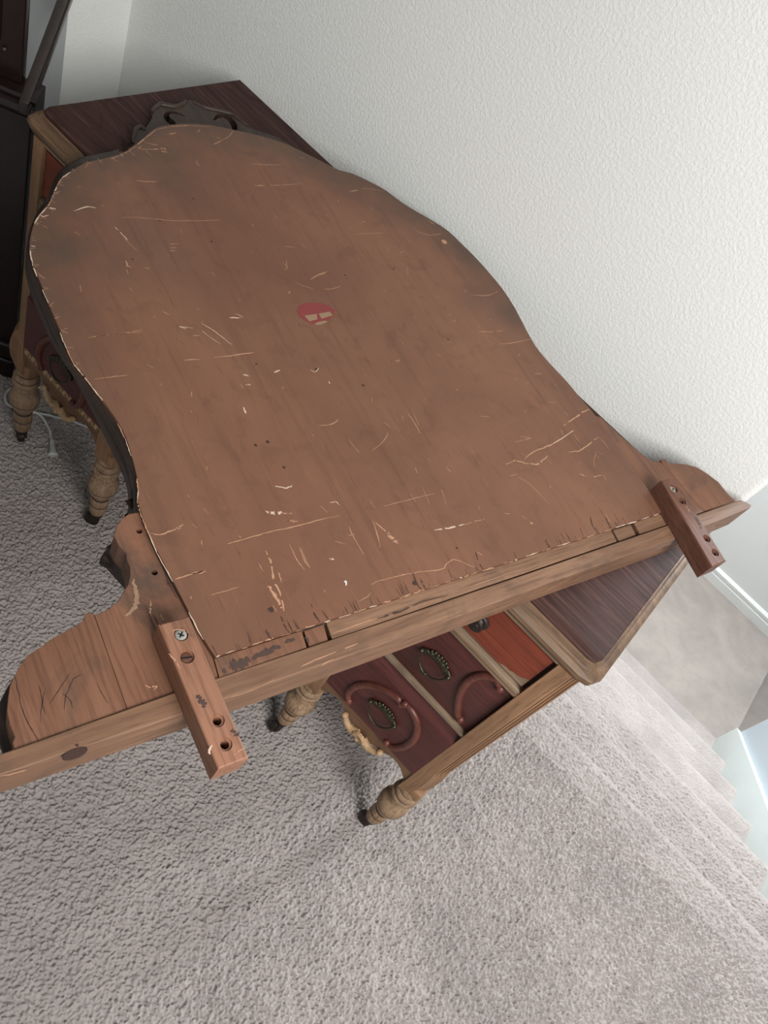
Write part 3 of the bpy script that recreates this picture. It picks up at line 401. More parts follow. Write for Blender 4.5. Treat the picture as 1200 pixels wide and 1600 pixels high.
# landing floor: dense pile where it is seen, plain carpet around it
def dense_floor(tile, g, amp):
    foot = np.array([(-1.25, 1.30), (-1.25, .66), (-.10, -.06), (.10, .02), (1.20, 1.05), (1.20, 1.30)])
    bx = [-3.0] + list(np.arange(-1.4, XS - tile/2, tile)) + [XS, 2.2]
    by = [-2.5] + list(np.arange(-.1, YW - tile/2, tile)) + [YW, YW + .1]
    k = int(round(tile/g)); V = []; F = []; nv = 0
    def inside(x, y):
        c_ = False
        for i in range(len(foot)):
            (xa, ya), (xb, yb) = foot[i], foot[(i+1) % len(foot)]
            if (ya > y) != (yb > y) and x < (xb - xa)*(y - ya)/(yb - ya) + xa: c_ = not c_
        return c_
    for i in range(len(bx) - 1):
        for j in range(len(by) - 1):
            x0, x1, y0, y1 = bx[i], bx[i+1], by[j], by[j+1]
            d_ = x0 >= -1.41 and x1 <= XS + .001 and y0 >= -.11 and y1 <= YW + .001 and any(inside(a, b) for a in (x0, x1) for b in (y0, y1))
            if x1 <= XS + .001 and y0 >= YW and x0 >= XE - .1 : continue
            m_ = k if d_ else 1
            X, Y = np.meshgrid(np.linspace(x0, x1, m_ + 1), np.linspace(y0, y1, m_ + 1), indexing='ij')
            Z = pile(X, Y)*amp if d_ else np.zeros_like(X)
            V.append(np.stack([X, Y, Z], -1).reshape(-1, 3))
            a = np.arange((m_+1)**2).reshape(m_+1, m_+1) + nv; nv += (m_+1)**2
            F.append(np.stack([a[:-1, :-1], a[1:, :-1], a[1:, 1:], a[:-1, 1:]], -1).reshape(-1, 4))
    V = np.concatenate(V); F = np.concatenate(F)
    me = bpy.data.meshes.new('floor'); me.vertices.add(len(V)); me.vertices.foreach_set('co', V.astype(np.float32).ravel())
    me.loops.add(F.size); me.loops.foreach_set('vertex_index', F.ravel().astype(np.int32))
    me.polygons.add(len(F)); me.polygons.foreach_set('loop_start', np.arange(0, F.size, 4, dtype=np.int32))
    me.update(calc_edges=True); me.polygons.foreach_set('use_smooth', np.ones(len(F), bool)); me.materials.append(M_carpet)
    o = bpy.data.objects.new('floor', me); link(o); o['kind'] = 'structure'
dense_floor(.1, .0015, .0025)

stair = struct_root('trim_1_staircase', (XE, Y0, 0)); stair.name = 'staircase'; ORI['staircase'] = Vector((XE, Y0, 0))
def arc(cy, cz, r_, a0, a1, n=7): return [(cy + r_*math.cos(math.radians(a0 + (a1 - a0)*i/n)), cz + r_*math.sin(math.radians(a0 + (a1 - a0)*i/n))) for i in range(n + 1)]
for k in range(7):
    yn, zn = Y0 + RUN*k, -RISE*k
    ys = yn - RUN - .012 if k else YW - .001
    prof = [(ys, zn)] + arc(yn - .030, zn - .030, .030, 90, -25, 10) + [(yn - .020, zn - .065), (yn - .026, zn - .085), (yn - .026, zn - RISE - .001)]
    dx = .0019 if k < 2 else .0026
    carpet('carpeted_step', prof, XE, XS, dx, (.0018 if k < 3 else .0011), M_carpet, stair, s0=ys + k*.37)
carpet('landing_floor', [(2.76, ZL), (3.86, ZL)], XE, 1.29, .008, .001, M_carpet2, s0=2)
n2 = struct_root('lower_flight', (1.29, 3.2, ZL))
carpet('carpeted_step', [(2.6, ZL - RISE), (3.82, ZL - RISE)], 1.27, 2.3, .01, .001, M_carpet2, n2, s0=2.3)
b = MB(); ring = [(1.27, ZL), (1.286, ZL - .004), (1.295, ZL - .02), (1.290, ZL - .045), (1.278, ZL - .06), (1.278, ZL - RISE)]
b.rings([[(x, y, z) for x, z in ring] for y in np.linspace(2.8, 3.84, 24)], close=False, caps=False)
b.build('landing_nosing', M_carpet2, n2, smooth=180)

# walls
def wall(name, x0, x1, y0, y1, z0, z1, mt): return MB().box(x0, x1, y0, y1, z0, z1).build(name, mt)
# back wall with a rounded outer corner, turning into the stairwell
pf = [(XC - .1, YW)] + [(XE - .014 + .014*math.sin(a), YW + .014 - .014*math.cos(a)) for a in np.linspace(0, math.pi/2, 6)] + [(XE, 3.84), (XE - .12, 3.84), (XE - .12, YW + .12), (XC - .1, YW + .12)]
MB().rings([[(x, y, z) for x, y in pf] for z in (ZL - .4, 2.6)]).build('wall_back', M_wall, smooth=40)
wall('wall_left', XC - .12, XC, YJ + .0015, YW, 0, 2.6, M_wall)
wall('wall_alcove', -3.1, XC - .0003, YJ, YJ + .12, 0, 2.6, M_smooth)
wall('wall_far_left', -3.1, -3.0, -2.6, YJ, 0, 2.6, M_smooth)
wall('wall_rear', -3.1, 2.2, -2.6, -2.5, 0, 2.6, M_smooth)
wall('ceiling', -3.1, 1.2, -2.6, 4.0, 2.6, 2.7, M_smooth)
wall('wall_stairwell_far', XE - .12, 2.4, 3.84, 3.96, ZL - .4, 2.6, M_wall2)
b = MB()                                    # baseboard of the lower landing, moulded profile
bp = [(3.84, ZL), (3.822, ZL), (3.822, ZL + .055), (3.828, ZL + .060), (3.828, ZL + .066), (3.823, ZL + .072), (3.823, ZL + .086), (3.832, ZL + .096), (3.84, ZL + .098)]
b.rings([[(x, y, z) for y, z in bp] for x in (XE, 1.29)]).build('baseboard_landing', M_trim)
b = MB(); b.box(1.296, 2.4, 3.775, 3.84, ZL - RISE - .15, ZL + .02); b.build('baseboard_lower_flight', M_trim, bevel=.004)
# skirt board following the stairs, with the low wall behind it
YE = 2.79
def skirt(x0, x1, h0, h1, name, mt):
    sl = RISE/RUN
    pr = [(YE, ZL - .05), (YE, -6*RISE + h1 + .0), (Y0 - .2, h0 + .17), (Y0 - .2, -.4)]
    return MB().rings([[(x, y, z) for y, z in pr] for x in (x0, x1)]).build(name, mt, bevel=.002)
skirt(XS, XS + .024, .0, .125, 'trim_1', M_gtrim)
pr = [(YE, ZL - .4), (YE, -6*RISE + .92), (Y0, .92), (Y0 - .05, .92), (Y0 - .05, -.4)]
MB().rings([[(x, y, z) for y, z in pr] for x in (XS + .024, XS + .13)]).build('wall_stair_guard', M_guard)

# ------------------------------------------------------------------ the dressing table
T = thing('dressing_table', 'antique two-pedestal dressing table of stripped brown wood with turned legs, standing against the textured wall', 'dressing table', (-.406, .95, 0))
TX0, TX1, TY0, TY1 = -.992, .179, .731, 1.166
def chamf(x0, x1, y0, y1, c):
    return [(x0 + c, y0), (x1 - c, y0), (x1 - c*.35, y0 + c*.2), (x1, y0 + c), (x1, y1), (x0, y1), (x0, y0 + c), (x0 + c*.3, y0 + c*.25)]
def tring(i, z, c): return [(x, y, z) for x, y in chamf(TX0 + i, TX1 - i, TY0 + i, TY1 - i*.3, c)]
b = MB()      # moulded rim: bullnose, cove, lip
b.rings([tring(.010, .7535, .022), tring(.003, .756, .024), tring(0, .762, .026), tring(.001, .768, .026), tring(.006, .7725, .024), tring(.011, .7735, .022),
         tring(.0135, .7765, .02), tring(.0155, .7815, .018), tring(.0175, .7825, .018), tring(.030, .7825, .018)])
b.build('moulded_rim', M_rim, T, smooth=35, label='paler bullnose rim of the tabletop')
b = MB(); b.rings([tring(.0185, .780, .016), tring(.0185, .7855, .016), tring(.0195, .787, .016), tring(.0215, .7878, .016)]); b.build('tabletop', M_top, T, smooth=40, label='dark reddish stained board')

ZB = .232
def leg(x, y):
    pr = [(.240, .020), (.234, .023), (.2315, .0235), (.229, .0215), (.2265, .0215), (.224, .0255), (.219, .0280), (.2145, .0270), (.2125, .0250), (.2110, .0262), (.2075, .0295), (.2025, .0300), (.1990, .0275), (.1975, .0235),
          (.1945, .0225), (.1925, .0245), (.1890, .0262), (.1865, .0245), (.1850, .0222), (.1800, .0225), (.1740, .0262), (.1680, .0308), (.1600, .0335), (.1520, .0338), (.1455, .0330), (.1440, .0312), (.1425, .0325),
          (.1350, .0312), (.1250, .0268), (.1170, .0222), (.1120, .0192), (.1090, .0188), (.1070, .0202), (.0960, .0212), (.0860, .0210), (.0842, .0195), (.0825, .0208), (.0700, .0205), (.0600, .0195), (.0520, .0170), (.0500, .012)]
    pr = [(z, r_*.89) for z, r_ in pr]
    o = MB().lathe(x, y, pr, 44).build('leg', M_leg, T, smooth=38)
    o.data.materials.append(M_groove)          # old dark finish left in the turned grooves
    for p in o.data.polygons:
        z = p.center.z
        if any(abs(z - g) < .0016 for g in (.2275, .2120, .1968, .1855, .1440, .1095, .0842)) and len(p.vertices) == 4: p.material_index = 1
    return o
def caster(x, y, a, parent):
    b = MB(); b.lathe(x, y, [(.058, .011), (.046, .013), (.040, .013), (.036, .008)], 16)
    d_ = Vector((math.cos(a), math.sin(a), 0)); n_ = Vector((-d_.y, d_.x, 0)); c = Vector((x, y, 0)) + d_*.008
    for s_ in (-1, 1):
        p = [Vector((x, y, .042)) + n_*s_*.006 - d_*.004, Vector((x, y, .042)) + n_*s_*.006 + d_*.010, c + n_*s_*.0095 + Vector((0, 0, .012)) + d_*.006, c + n_*s_*.0095 + Vector((0, 0, .012)) - d_*.004]
        b.hull8([tuple(q - n_*s_*.001) for q in p] + [tuple(q + n_*s_*.0018) for q in p])
    b.build('caster_fork', M_iron, parent, smooth=40)
    b = MB(); b.lathe_dir(tuple(c + Vector((0, 0, .0165)) - n_*.0075), n_, [(0, .012), (.002, .0155), (.0075, .0165), (.013, .0155), (.015, .012)], 24); b.build('caster_wheel', M_iron, parent, smooth=40)
LX = (-.950, -.694, -.106, .149); LY = .752
for x, a in zip(LX, (2.4, 3.6, 4.2, 2.8)): caster(x, LY, a, leg(x, LY))
for x in LX: caster(x, 1.125, 1.0, leg(x, 1.125))

# front posts: straight stile with a swelling bulb above the leg; outer ones have a reeded canted corner
def post(xi, side, reeded):
    """xi inner edge; side=+1 extends to +x"""
    b = MB(); rs = []
    for z in [.752, .70, .60, .50, .42, .385, .37, .355, .345, .335, .325, .31, .295, .28, .265, .255, .245, .238, .232]:
        sw = 0
        if z < .345: sw = (.016 if side < 0 else .004)*math.sin(math.pi*min(1, (.345 - z)/.115)**.8)
        ext = .031 if z > .36 else .031
        if z < .262: ext -= .012*((.262 - z)/.03)
        o1 = xi + side*(ext - (.010 if reeded else 0) + sw*.7); o2 = xi + side*(ext + (.007 if reeded else 0) + sw)
        g = .0035 if reeded and z > .34 else (.0001 if z > .325 else .00005)
        y0 = .735 - sw*.6; yi = .735 - sw*.25
        fr = [(xi, yi), (o1, y0)]
        A = Vector((o1, y0)); B_ = Vector((o2, y0 + .024)); nn = Vector((-side, 1)).normalized()
        if reeded:
            for q in range(3):
                for t_, d_ in ((.10 + q*.29, 0), (.15 + q*.29, g), (.24 + q*.29, g), (.29 + q*.29, 0)):
                    p = A.lerp(B_, t_) + nn*d_; fr.append(tuple(p))
        fr += [tuple(B_), (o2, .785), (xi, .785)]
        rs.append([(p[0], p[1], z) for p in fr])
    b.rings(rs); return b.build('post', M_post, T, smooth=28)
post(.127, 1, True); post(-.941, -1, True); post(-.0895, -1, False); post(-.717, 1, False)
for x in (-.962, -.694, -.106, .150):
    MB().box(x - .018, x + .018, 1.105, 1.145, .235, .752).build('rear_post', M_post, T)
# blocks that carry the turned legs
for x in LX: MB().box(x - .0205, x + .0205, .732 + .004, .774, .2315, .262).build('leg_block', M_post, T, bevel=.005)

for px, ix in ((( -.968), -.694), ((.162), -.106)):
    b = MB(); b.box(min(px, px + (.008 if px < 0 else -.008)), max(px, px + (.008 if px < 0 else -.008)), .786, 1.11, .29, .752); b.build('side_panel', M_drawer, T)
    b = MB(); b.box(ix - .004, ix + .004, .786, 1.11, .29, .752); b.build('inner_side_panel', M_drawer, T)
    b = MB(); b.box(min(px, ix), max(px, ix), .80, 1.11, .285, .293); b.build('pedestal_bottom', M_inner, T)
MB().box(-.96, .15, 1.146, 1.154, .30, .752).build('back_board', M_inner, T)

# drawers and dividers
def handle(cx, cz, y, parent):
    """ornate cast backplate with a hanging bail"""
    b = MB(); w = .027
    for i in range(13):
        t_ = -1 + i/6; x = cx + w*t_; z = cz + .010*math.cos(t_*1.5) - .002
        r_ = .0052*(1 - .30*abs(t_)) + .0016*(i % 2)
        b.ball((x, y - .002, z), (r_, .0038, r_*1.2), 8, 6)
    for i in range(7):
        t_ = -1 + i/3; b.ball((cx + .016*t_, y - .002, cz + .016 - .005*t_*t_ + .0015*(i % 2)), (.0036, .003, .0036), 8, 6)
    for s_ in (-1, 1):
        b.tube([(cx + s_*.006, y - .003, cz + .012), (cx + s_*.014, y - .004, cz + .002), (cx + s_*.021, y - .003, cz + .008), (cx + s_*.029, y - .003, cz + .001)], [.0022, .0026, .002, .0028], 8)
        b.ball((cx + s_*.028, y - .004, cz - .002), (.0046, .005, .0046), 10, 6)
    b.build('handle_backplate', M_brass, parent, smooth=60)
    b = MB(); pts = []
    for i in range(17):
        a = math.pi + math.pi*i/16; pts.append((cx + .027*math.cos(a)*(1 - .12*math.sin(math.pi*i/16)), y - .006 - .006*math.sin(math.pi*i/16), cz - .001 + .027*math.sin(a)*.98))
    b.tube(pts, [.0016 + .0009*math.exp(-((i - 8)/2.2)**2) for i in range(17)], 8)
    b.ball((pts[8][0], pts[8][1], pts[8][2]), (.0032, .003, .0032), 8, 6)
    b.build('handle_bail', M_brass, parent, smooth=60)
def arcmould(pts, y, parent, r0=.0066):
    """applied half-round moulding with scrolled ends; pts (x, z)"""
    P = resample(pts, 6, closed=False); n = len(P)
    R_ = [r0*(.78 + .30*math.sin(math.pi*i/(n - 1))) for i in range(n)]
    b = MB(); b.tube([(x, y - .0005, z) for x, z in P], R_, 12, flat=.95, up=(0, 1, 0))
    for e in (0, -1): b.ball((P[e][0], y - .001, P[e][1]), (r0*1.05, .007, r0*1.05), 12, 8)
    b.build('applied_moulding', M_mould, parent, smooth=50)
def pedestal(x0, x1, zb=.303):
    cx = (x0 + x1)/2
    # top drawer: recessed orange veneer panel with a round knob
    D1 = MB().box(x0 + .001, x1 - .001, .7475, .9, .6545, .7505).build('drawer', M_inner, T)
    b = MB(); b.hull8([(x0 + .003, .7475, .6600), (x1 - .0045, .7475, .6600), (x1 - .0045, .7475, .7430), (x0 + .003, .7475, .7430),
                       (x0 + .004, .7405, .6612), (x1 - .006, .7405, .6612), (x1 - .006, .7405, .7415), (x0 + .004, .7405, .7415)]); b.build('veneer_panel', M_veneer, D1, label='orange-red veneer on the drawer front')
    ch = [(x1 - .0063, .662), (x1 - .050, .662), (x1 - .046, .665), (x1 - .040, .667), (x1 - .034, .6665), (x1 - .028, .6705), (x1 - .020, .6725), (x1 - .014, .6765), (x1 - .011, .680), (x1 - .0063, .683)]
    b = MB(); b.rings([[(x, y, z) for x, z in ch] for y in (.7415, .7402)]); b.build('chipped_corner', M_rail, D1, label='pale bare wood where veneer has chipped away')
    b = MB(); b.lathe_dir((cx - .002, .7405, .697), (0, -1, 0), [(0, .0150), (.002, .0150), (.0035, .0125), (.0045, .0120), (.005, .0085), (.0095, .0055), (.0115, .0105), (.013, .0118), (.0145, .0112), (.0152, .0085), (.0150, .0065), (.0162, .0060), (.0168, .003)], 28)
    b.build('knob', M_iron, D1, smooth=35, label='dark round metal knob')
    MB().box(x0, x1, .7365, .79, .7485, .7535).build('top_rail', M_rail, T)
    MB().box(x0, x1, .7365, .80, .6365, .6535).build('divider_rail', M_rail, T, bevel=.0012)
    MB().box(x0, x1, .7353, .737, .644, .6465).build('divider_bead', M_apron, T)
    D2 = MB().box(x0 + .0012, x1 - .0012, .7440, .9, .4845, .6350).build('drawer', M_drawer, T, bevel=.0015)
    handle(cx - .001, .556, .744, D2)
    for s_ in (1, -1):
        q = [(.049, .624), (.064, .618), (.060, .622)]
        arcmould([(cx + s_*dx_, z) for dx_, z in ((.087, .634 - .012), (.074, .631), (.060, .618), (.052, .598), (.050, .575), (.055, .548), (.066, .522), (.078, .503), (.086, .499))], .744, D2)
    MB().box(x0, x1, .7370, .80, .4755, .4830).build('divider_rail', M_rail, T)
    b = MB(); b.hull8([(x0 + .001, .90, zb), (x1 - .001, .90, zb), (x1 - .001, .731, zb), (x0 + .001, .731, zb),
                       (x0 + .001, .90, .446), (x1 - .001, .90, .446), (x1 - .001, .731, .446), (x0 + .001, .731, .446)])
    b.hull8([(x0 + .001, .90, .446), (x1 - .001, .90, .446), (x1 - .001, .7325, .446), (x0 + .001, .7325, .446),
             (x0 + .001, .90, .4715), (x1 - .001, .90, .4715), (x1 - .001, .7500, .4715), (x0 + .001, .7500, .4715)])
    D3 = b.build('drawer', M_drawer, T, label='deep dark red bottom drawer with circular moulding')
    handle(cx - .001, .372, .731, D3)
    arcmould([(cx - .056, .316), (cx - .065, .330), (cx - .066, .352), (cx - .060, .378), (cx - .044, .405), (cx - .022, .424), (cx - .002, .432), (cx + .008, .428)], .731, D3)
    arcmould([(cx + .012, .436), (cx + .026, .437), (cx + .044, .427), (cx + .058, .405), (cx + .064, .376), (cx + .062, .345), (cx + .054, .322), (cx + .046, .312), (cx + .039, .313)], .731, D3)
    # scalloped apron with carved ornament
    w = x1 - x0
    top_ = [(x0, .3005), (x1, .3005)]
    pr = [(1, .256), (.955, .266), (.90, .2765), (.84, .281), (.78, .2795), (.74, .271), (.70, .266), (.64, .262), (.5, .2535), (.36, .262), (.30, .266), (.26, .271), (.22, .2795), (.16, .281), (.10, .2765), (.045, .266), (0, .254)]
    outl = top_ + [(x0 + w*u, z) for u, z in pr]
    b = MB(); n_ = len(outl)
    tri = tessellate_polygon([[Vector((x, z, 0)) for x, z in outl]])
    b.v = [(x, .7375, z) for x, z in outl] + [(x, .757, z) for x, z in outl]
    b.f = [(i, (i + 1) % n_, n_ + (i + 1) % n_, n_ + i) for i in range(n_)] + [t_ for t_ in tri] + [tuple(n_ + q for q in t_[::-1]) for t_ in tri]
    b.build('apron', M_apron, T)
    b = MB()
    for s_ in (-1, 1):
        b.tube([(cx + s_*.006, .733, .262), (cx + s_*.016, .732, .254), (cx + s_*.027, .732, .253), (cx + s_*.036, .732, .259), (cx + s_*.043, .733, .268)], [.0062, .0078, .0070, .0056, .0046], 10)
        b.ball((cx + s_*.044, .732, .270), (.0064, .0065, .0060), 10, 6)
        for k, (dx_, dz_) in enumerate(((.010, -.012), (.018, -.014), (.026, -.010))):
            b.tube([(cx + s_*dx_*.6, .731, .256), (cx + s_*dx_, .730, .256 + dz_)], [.003, .0018], 8)
    for k in range(7):
        a = math.radians(-60 + 20*k); b.tube([(cx, .729, .252), (cx + .015*math.sin(a), .726, .252 + .019*math.cos(a))], [.0020, .0042], 8)
    b.ball((cx, .730, .249), (.006, .006, .006), 10, 8)
    b.build('carved_ornament', M_carve, T, smooth=60, label='pale carved shell and leaf ornament')
pedestal(-.0895, .127)
pedestal(-.941, -.717, .321)
# egg and dart strip under the left bottom drawer
M_eggb = plain('dark_strip_recess', (62, 44, 34), .7)
b = MB(); b.box(-.941, -.717, .7345, .7375, .3015, .3185); strip = b.build('egg_and_dart_strip', M_eggb, T)
for i in range(12):
    x = -.9315 + i*.01865
    MB().ball((x, .7335, .310), (.0046, .003, .0058), 14, 8).build('egg', M_carve, strip, smooth=60)
    b = MB(); b.tube([(x + .0072*math.cos(a), .7335, .310 + .0078*math.sin(a)) for a in np.linspace(0, 2*math.pi, 25)], .0010, 6); b.build('egg_ring', M_carve, strip, smooth=60)
    if i < 11:
        b = MB(); b.tube([(x + .0093, .7335, .3165), (x + .0093, .7330, .310), (x + .0093, .7335, .3035)], [.0018, .0009, .0014], 6); b.build('dart', M_carve, strip, smooth=60)
# centre drawer over the kneehole
CD = MB().box(-.684, -.122, .7440, .95, .665, .748).build('drawer', M_drawer, T, bevel=.002)
handle(-.50, .71, .744, CD); handle(-.30, .71, .744, CD)
MB().box(-.686, -.120, .7375, .78, .648, .662).build('divider_rail', M_rail, T)

# ------------------------------------------------------------------ the mirror lying face down
ZM = .84
Mi = thing('dresser_mirror', 'large shaped mirror lying face down across the dressing table, scratched brown plywood back showing', 'mirror', (-.28, .75, .7885))
Pn = resample(PANEL, 2)
def stain(x, y):
    """broad grime and wear of the painted plywood, by place on the board"""
    P = np.array(PANEL)
    d_ = np.full(x.shape, 9.)
    for i in range(len(P) - 1):
        a, b_ = P[i], P[i+1]; ab = b_ - a; t_ = np.clip(((x - a[0])*ab[0] + (y - a[1])*ab[1])/(ab@ab + 1e-12), 0, 1)
        d_ = np.minimum(d_, np.hypot(x - a[0] - t_*ab[0], y - a[1] - t_*ab[1]))
    n_ = pile(x*.10, y*.10)*.35 + pile(x*.28 + 1, y*.28)*.2
    e = np.clip(1 - d_/.085 + n_*.35, 0, 1)
    # strongest grime along the two shoulders and the far side, none at the bottom edge
    u = (x + .27)*.3207 + (y - .80)*.9472; v = -(x + .27)*.9472 + (y - .80)*.3207
    up = np.clip((v - .02)/.25, 0, 1)
    st = e*(.25 + .75*up)*.85
    blobs = [(-.655, .520, .035, .09, .9), (-.62, .66, .10, .05, .35), (-.735, .785, .06, .05, .5), (-.86, .86, .05, .05, .45), (-.43, 1.165, .09, .04, .7), (-.29, 1.13, .05, .05, .7), (-.345, 1.10, .03, .05, .5), (-.50, 1.17, .05, .03, .5), (-.62, .585, .05, .05, .4)]
    for bx, by, sx, sy, w in blobs:
        st = np.maximum(st, w*np.clip(np.exp(-((x - bx)/sx)**2 - ((y - by)/sy)**2)*1.2 + n_*.25*np.exp(-((x - bx)/sx/2)**2 - ((y - by)/sy/2)**2), 0, 1))
    return np.clip(st, 0, 1)
bb = np.array(Pn); gx = np.arange(bb[:, 0].min(), bb[:, 0].max(), .006); gy = np.arange(bb[:, 1].min(), bb[:, 1].max(), .006)
pts = [Vector(p) for p in Pn]; nb = len(pts)
GX, GY = np.meshgrid(gx, gy); GX = GX.ravel(); GY = GY.ravel()
inside = np.zeros(len(GX), bool); mind = np.full(len(GX), 9.)
for i in range(nb):
    (xa, ya), (xb, yb) = Pn[i], Pn[(i+1) % nb]
    c_ = ((ya > GY) != (yb > GY)) & (GX < (xb - xa)*(GY - ya)/(yb - ya + 1e-12) + xa); inside ^= c_
    mind = np.minimum(mind, np.hypot(GX - xa, GY - ya))
for x, y in zip(GX[inside & (mind > .004)], GY[inside & (mind > .004)]): pts.append(Vector((x, y)))
cv, ce, cf, *_ = delaunay_2d_cdt(pts, [], [list(range(nb))], 1, 1e-6)
n_ = len(cv); V = [(p.x, p.y, ZM + .0022) for p in cv]
me = bpy.data.meshes.new('back_panel')
ordr = [min(range(n_), key=lambda k: (cv[k] - Vector(p)).length_squared) if (k0 >= n_ or (cv[k0] - Vector(p)).length > 1e-5) else k0 for k0, p in enumerate(Pn)]
side = []; base = n_
V += [(cv[k].x, cv[k].y, ZM - .0025) for k in ordr]
for i in range(nb): j = (i + 1) % nb; side.append((ordr[i], base + i, base + j, ordr[j]))
me.from_pydata(V, [], [tuple(q) for q in cf] + side + [tuple(range(base, base + nb))])
bm = bmesh.new(); bm.from_mesh(me); bmesh.ops.recalc_face_normals(bm, faces=bm.faces); bm.to_mesh(me); bm.free()
sa = stain(np.array([v[0] for v in V]), np.array([v[1] for v in V]))
at = me.attributes.new('grime', 'FLOAT', 'POINT'); at.data.foreach_set('value', sa.astype(np.float32))
t = NT('painted_plywood_back'); v = t.rotmap(-ANG_V, (.05, 1, 1)); vo = t.mapping()
g1 = t.noise(v, 90, 6, .6, .3); g2 = t.noise(v, 330, 4, .65); g0 = t.noise(t.rotmap(-ANG_V, (.6, 1, 1)), 4, 6, .6, .6); g4 = t.noise(vo, 30, 4, .6, .5)
c = t.ramp(g0, [(.30, lin((103, 69, 52))), (.5, lin((117, 80, 61))), (.70, lin((128, 90, 69)))])
c = t.mix(t.ramp(g1, [(.30, (.40,)*3 + (1,)), (.46, (0, 0, 0, 1))]), c, lin((92, 60, 46)))
c = t.mix(t.ramp(g2, [(.60, (0, 0, 0, 1)), (.78, (.35,)*3 + (1,))]), c, lin((146, 106, 84)))
c = t.mix(t.ramp(g4, [(.30, (.35,)*3 + (1,)), (.45, (0, 0, 0, 1))]), c, lin((92, 59, 46)))
an = t.n.new('ShaderNodeAttribute'); an.attribute_name = 'grime'
gn = t.math('MULTIPLY', an.outputs['Fac'], t.ramp(t.noise(vo, 14, 5, .65, .5), [(.25, (.45,)*3 + (1,)), (.65, (1, 1, 1, 1))]))
c = t.mix(gn, c, lin((74, 61, 53)))
b_ = t.bump(g1, .25, .0006); b_ = t.bump(t.noise(vo, 9, 3), .2, .004, b_)
rg = t.math('ADD', t.math('MULTIPLY', g0, .25), .40)
M_panel = t.out(c, rg, b_, .35)
panel = finish('back_panel', me, M_panel, Mi)

# frame: upper tier right under the panel, wider moulded tier below it
up = [p for p in PANEL]
b = MB(); b.plate(inset(list(reversed(Pn)) if area2(Pn) < 0 else Pn, -.0022), .826, ZM - .0035, .0015); b.build('frame_board', M_frame, Mi, smooth=35)
LO = list(LOWER)                           # left silhouettes of the front moulding
arch = [p for p in PANEL[36:76]]           # from the crown to the right waist, set out a little
cen = Vector((-.42, .86))
def outset(p, k):
    d_ = (Vector(p) - cen); return tuple(Vector(p) + d_.normalized()*k)
low = LO + [outset(p, .004) for p in arch[2:]]
low += [(-.10, .98), (-.26, .50)]
low = resample(low, 2)
b = MB(); b.plate(low, .7895, .815, .007, .003); b.build('front_moulding', M_frame, Mi, smooth=50)
mid = []
for a in LO[2:-3]:
    q = min(PANEL[3:46], key=lambda p: (Vector(p) - Vector(a)).length); mid.append(tuple(Vector(a).lerp(Vector(q), .45)))
mid += [(-.55, .95), (-.30, .55)]
b = MB(); b.plate(resample(mid, 2), .812, .8285, .003, .001); b.build('frame_step', M_frame, Mi, smooth=40)
# wings, each glued up from two boards
wl = cut(MB().plate(WINGL_IN, .803, .8372, .0008, .002).build('wing_board', M_wingw, Mi, smooth=30), [cyl_cut(x, y, .82, .86, .0032) for x, y in WHOL])
we = MB().plate(inset(WINGL_END if area2(WINGL_END) > 0 else WINGL_END[::-1], .0004), .803, .8376, .0008, .002).build('wing_end', M_wingw, Mi, smooth=30)
MB().plate(WINGR_IN, .803, .8372, .0008, .002).build('wing_board', M_wingw, Mi, smooth=30)
MB().plate(inset(WINGR_END if area2(WINGR_END) > 0 else WINGR_END[::-1], .0004), .803, .8376, .0008, .002).build('wing_end', M_wingw, Mi, smooth=30)
# lower moulding of the left wing end, seen past its edge
b = MB(); q = [tuple(Vector(p) + Vector((-.003, -.006))) for p in WINGL_END[6:15]] + [tuple(Vector(p) + Vector((.03, .02))) for p in WINGL_END[6:15][::-1]]
b.plate(q, .7925, .8025, .003, .002); b.build('wing_moulding', M_frame, Mi, smooth=40)
# strip between panel and rail, with two inlaid blocks
for i, q in enumerate(STRIP):
    q = q if area2(q) > 0 else q[::-1]
    z = ZM - .0026 if i in (1, 3) else ZM - .0012
    MB().plate(inset(q, .0004 if i in (0, 2, 4) else .0009), .803, z, .0006).build('inlay_block' if i in (1, 3) else 'lower_strip', M_wingw if i < 2 else M_railw, Mi)
b = MB(); q = [STRIP[0][0], STRIP[4][1], STRIP[4][2], STRIP[0][3]]; b.plate(q, .795, .825); b.build('strip_backing', M_black, Mi)
# bottom rail
rail = MB().plate(RAIL, .7892, ZM, .0014, .002).build('bottom_rail', M_railw, Mi, smooth=40)
uu = Vector((.3207, .9472, 0)); ww = Vector((.9472, -.3207, 0))
b = MB(); b.lathe(RAILHOLE[0][0], RAILHOLE[0][1], [(ZM - .002, .0055), (ZM + .0003, .0055), (ZM + .0004, .005)], 24); pl = b.build('wood_plug', M_scrd, Mi)
me2 = pl.data
for v_ in me2.vertices:       # oval, stretched along the rail
    p = Vector((v_.co.x + ORI[pl.name].x - RAILHOLE[0][0], v_.co.y + ORI[pl.name].y - RAILHOLE[0][1], 0)); a = p.dot(uu)*1.9; c_ = p.dot(ww)*.75
    q = uu*a + ww*c_; v_.co.x = q.x + RAILHOLE[0][0] - ORI[pl.name].x; v_.co.y = q.y + RAILHOLE[0][1] - ORI[pl.name].y
def rail_slot(p):
    c_ = Vector(p); b = MB(); n3 = 14
    rs = []
    for h in (-.0012, .004):
        rs.append([tuple(c_ + ww*h + uu*.0085*math.cos(2*math.pi*j/n3) + Vector((0, 0, 1))*.0035*math.sin(2*math.pi*j/n3)) for j in range(n3)])
    b.rings(rs); return b
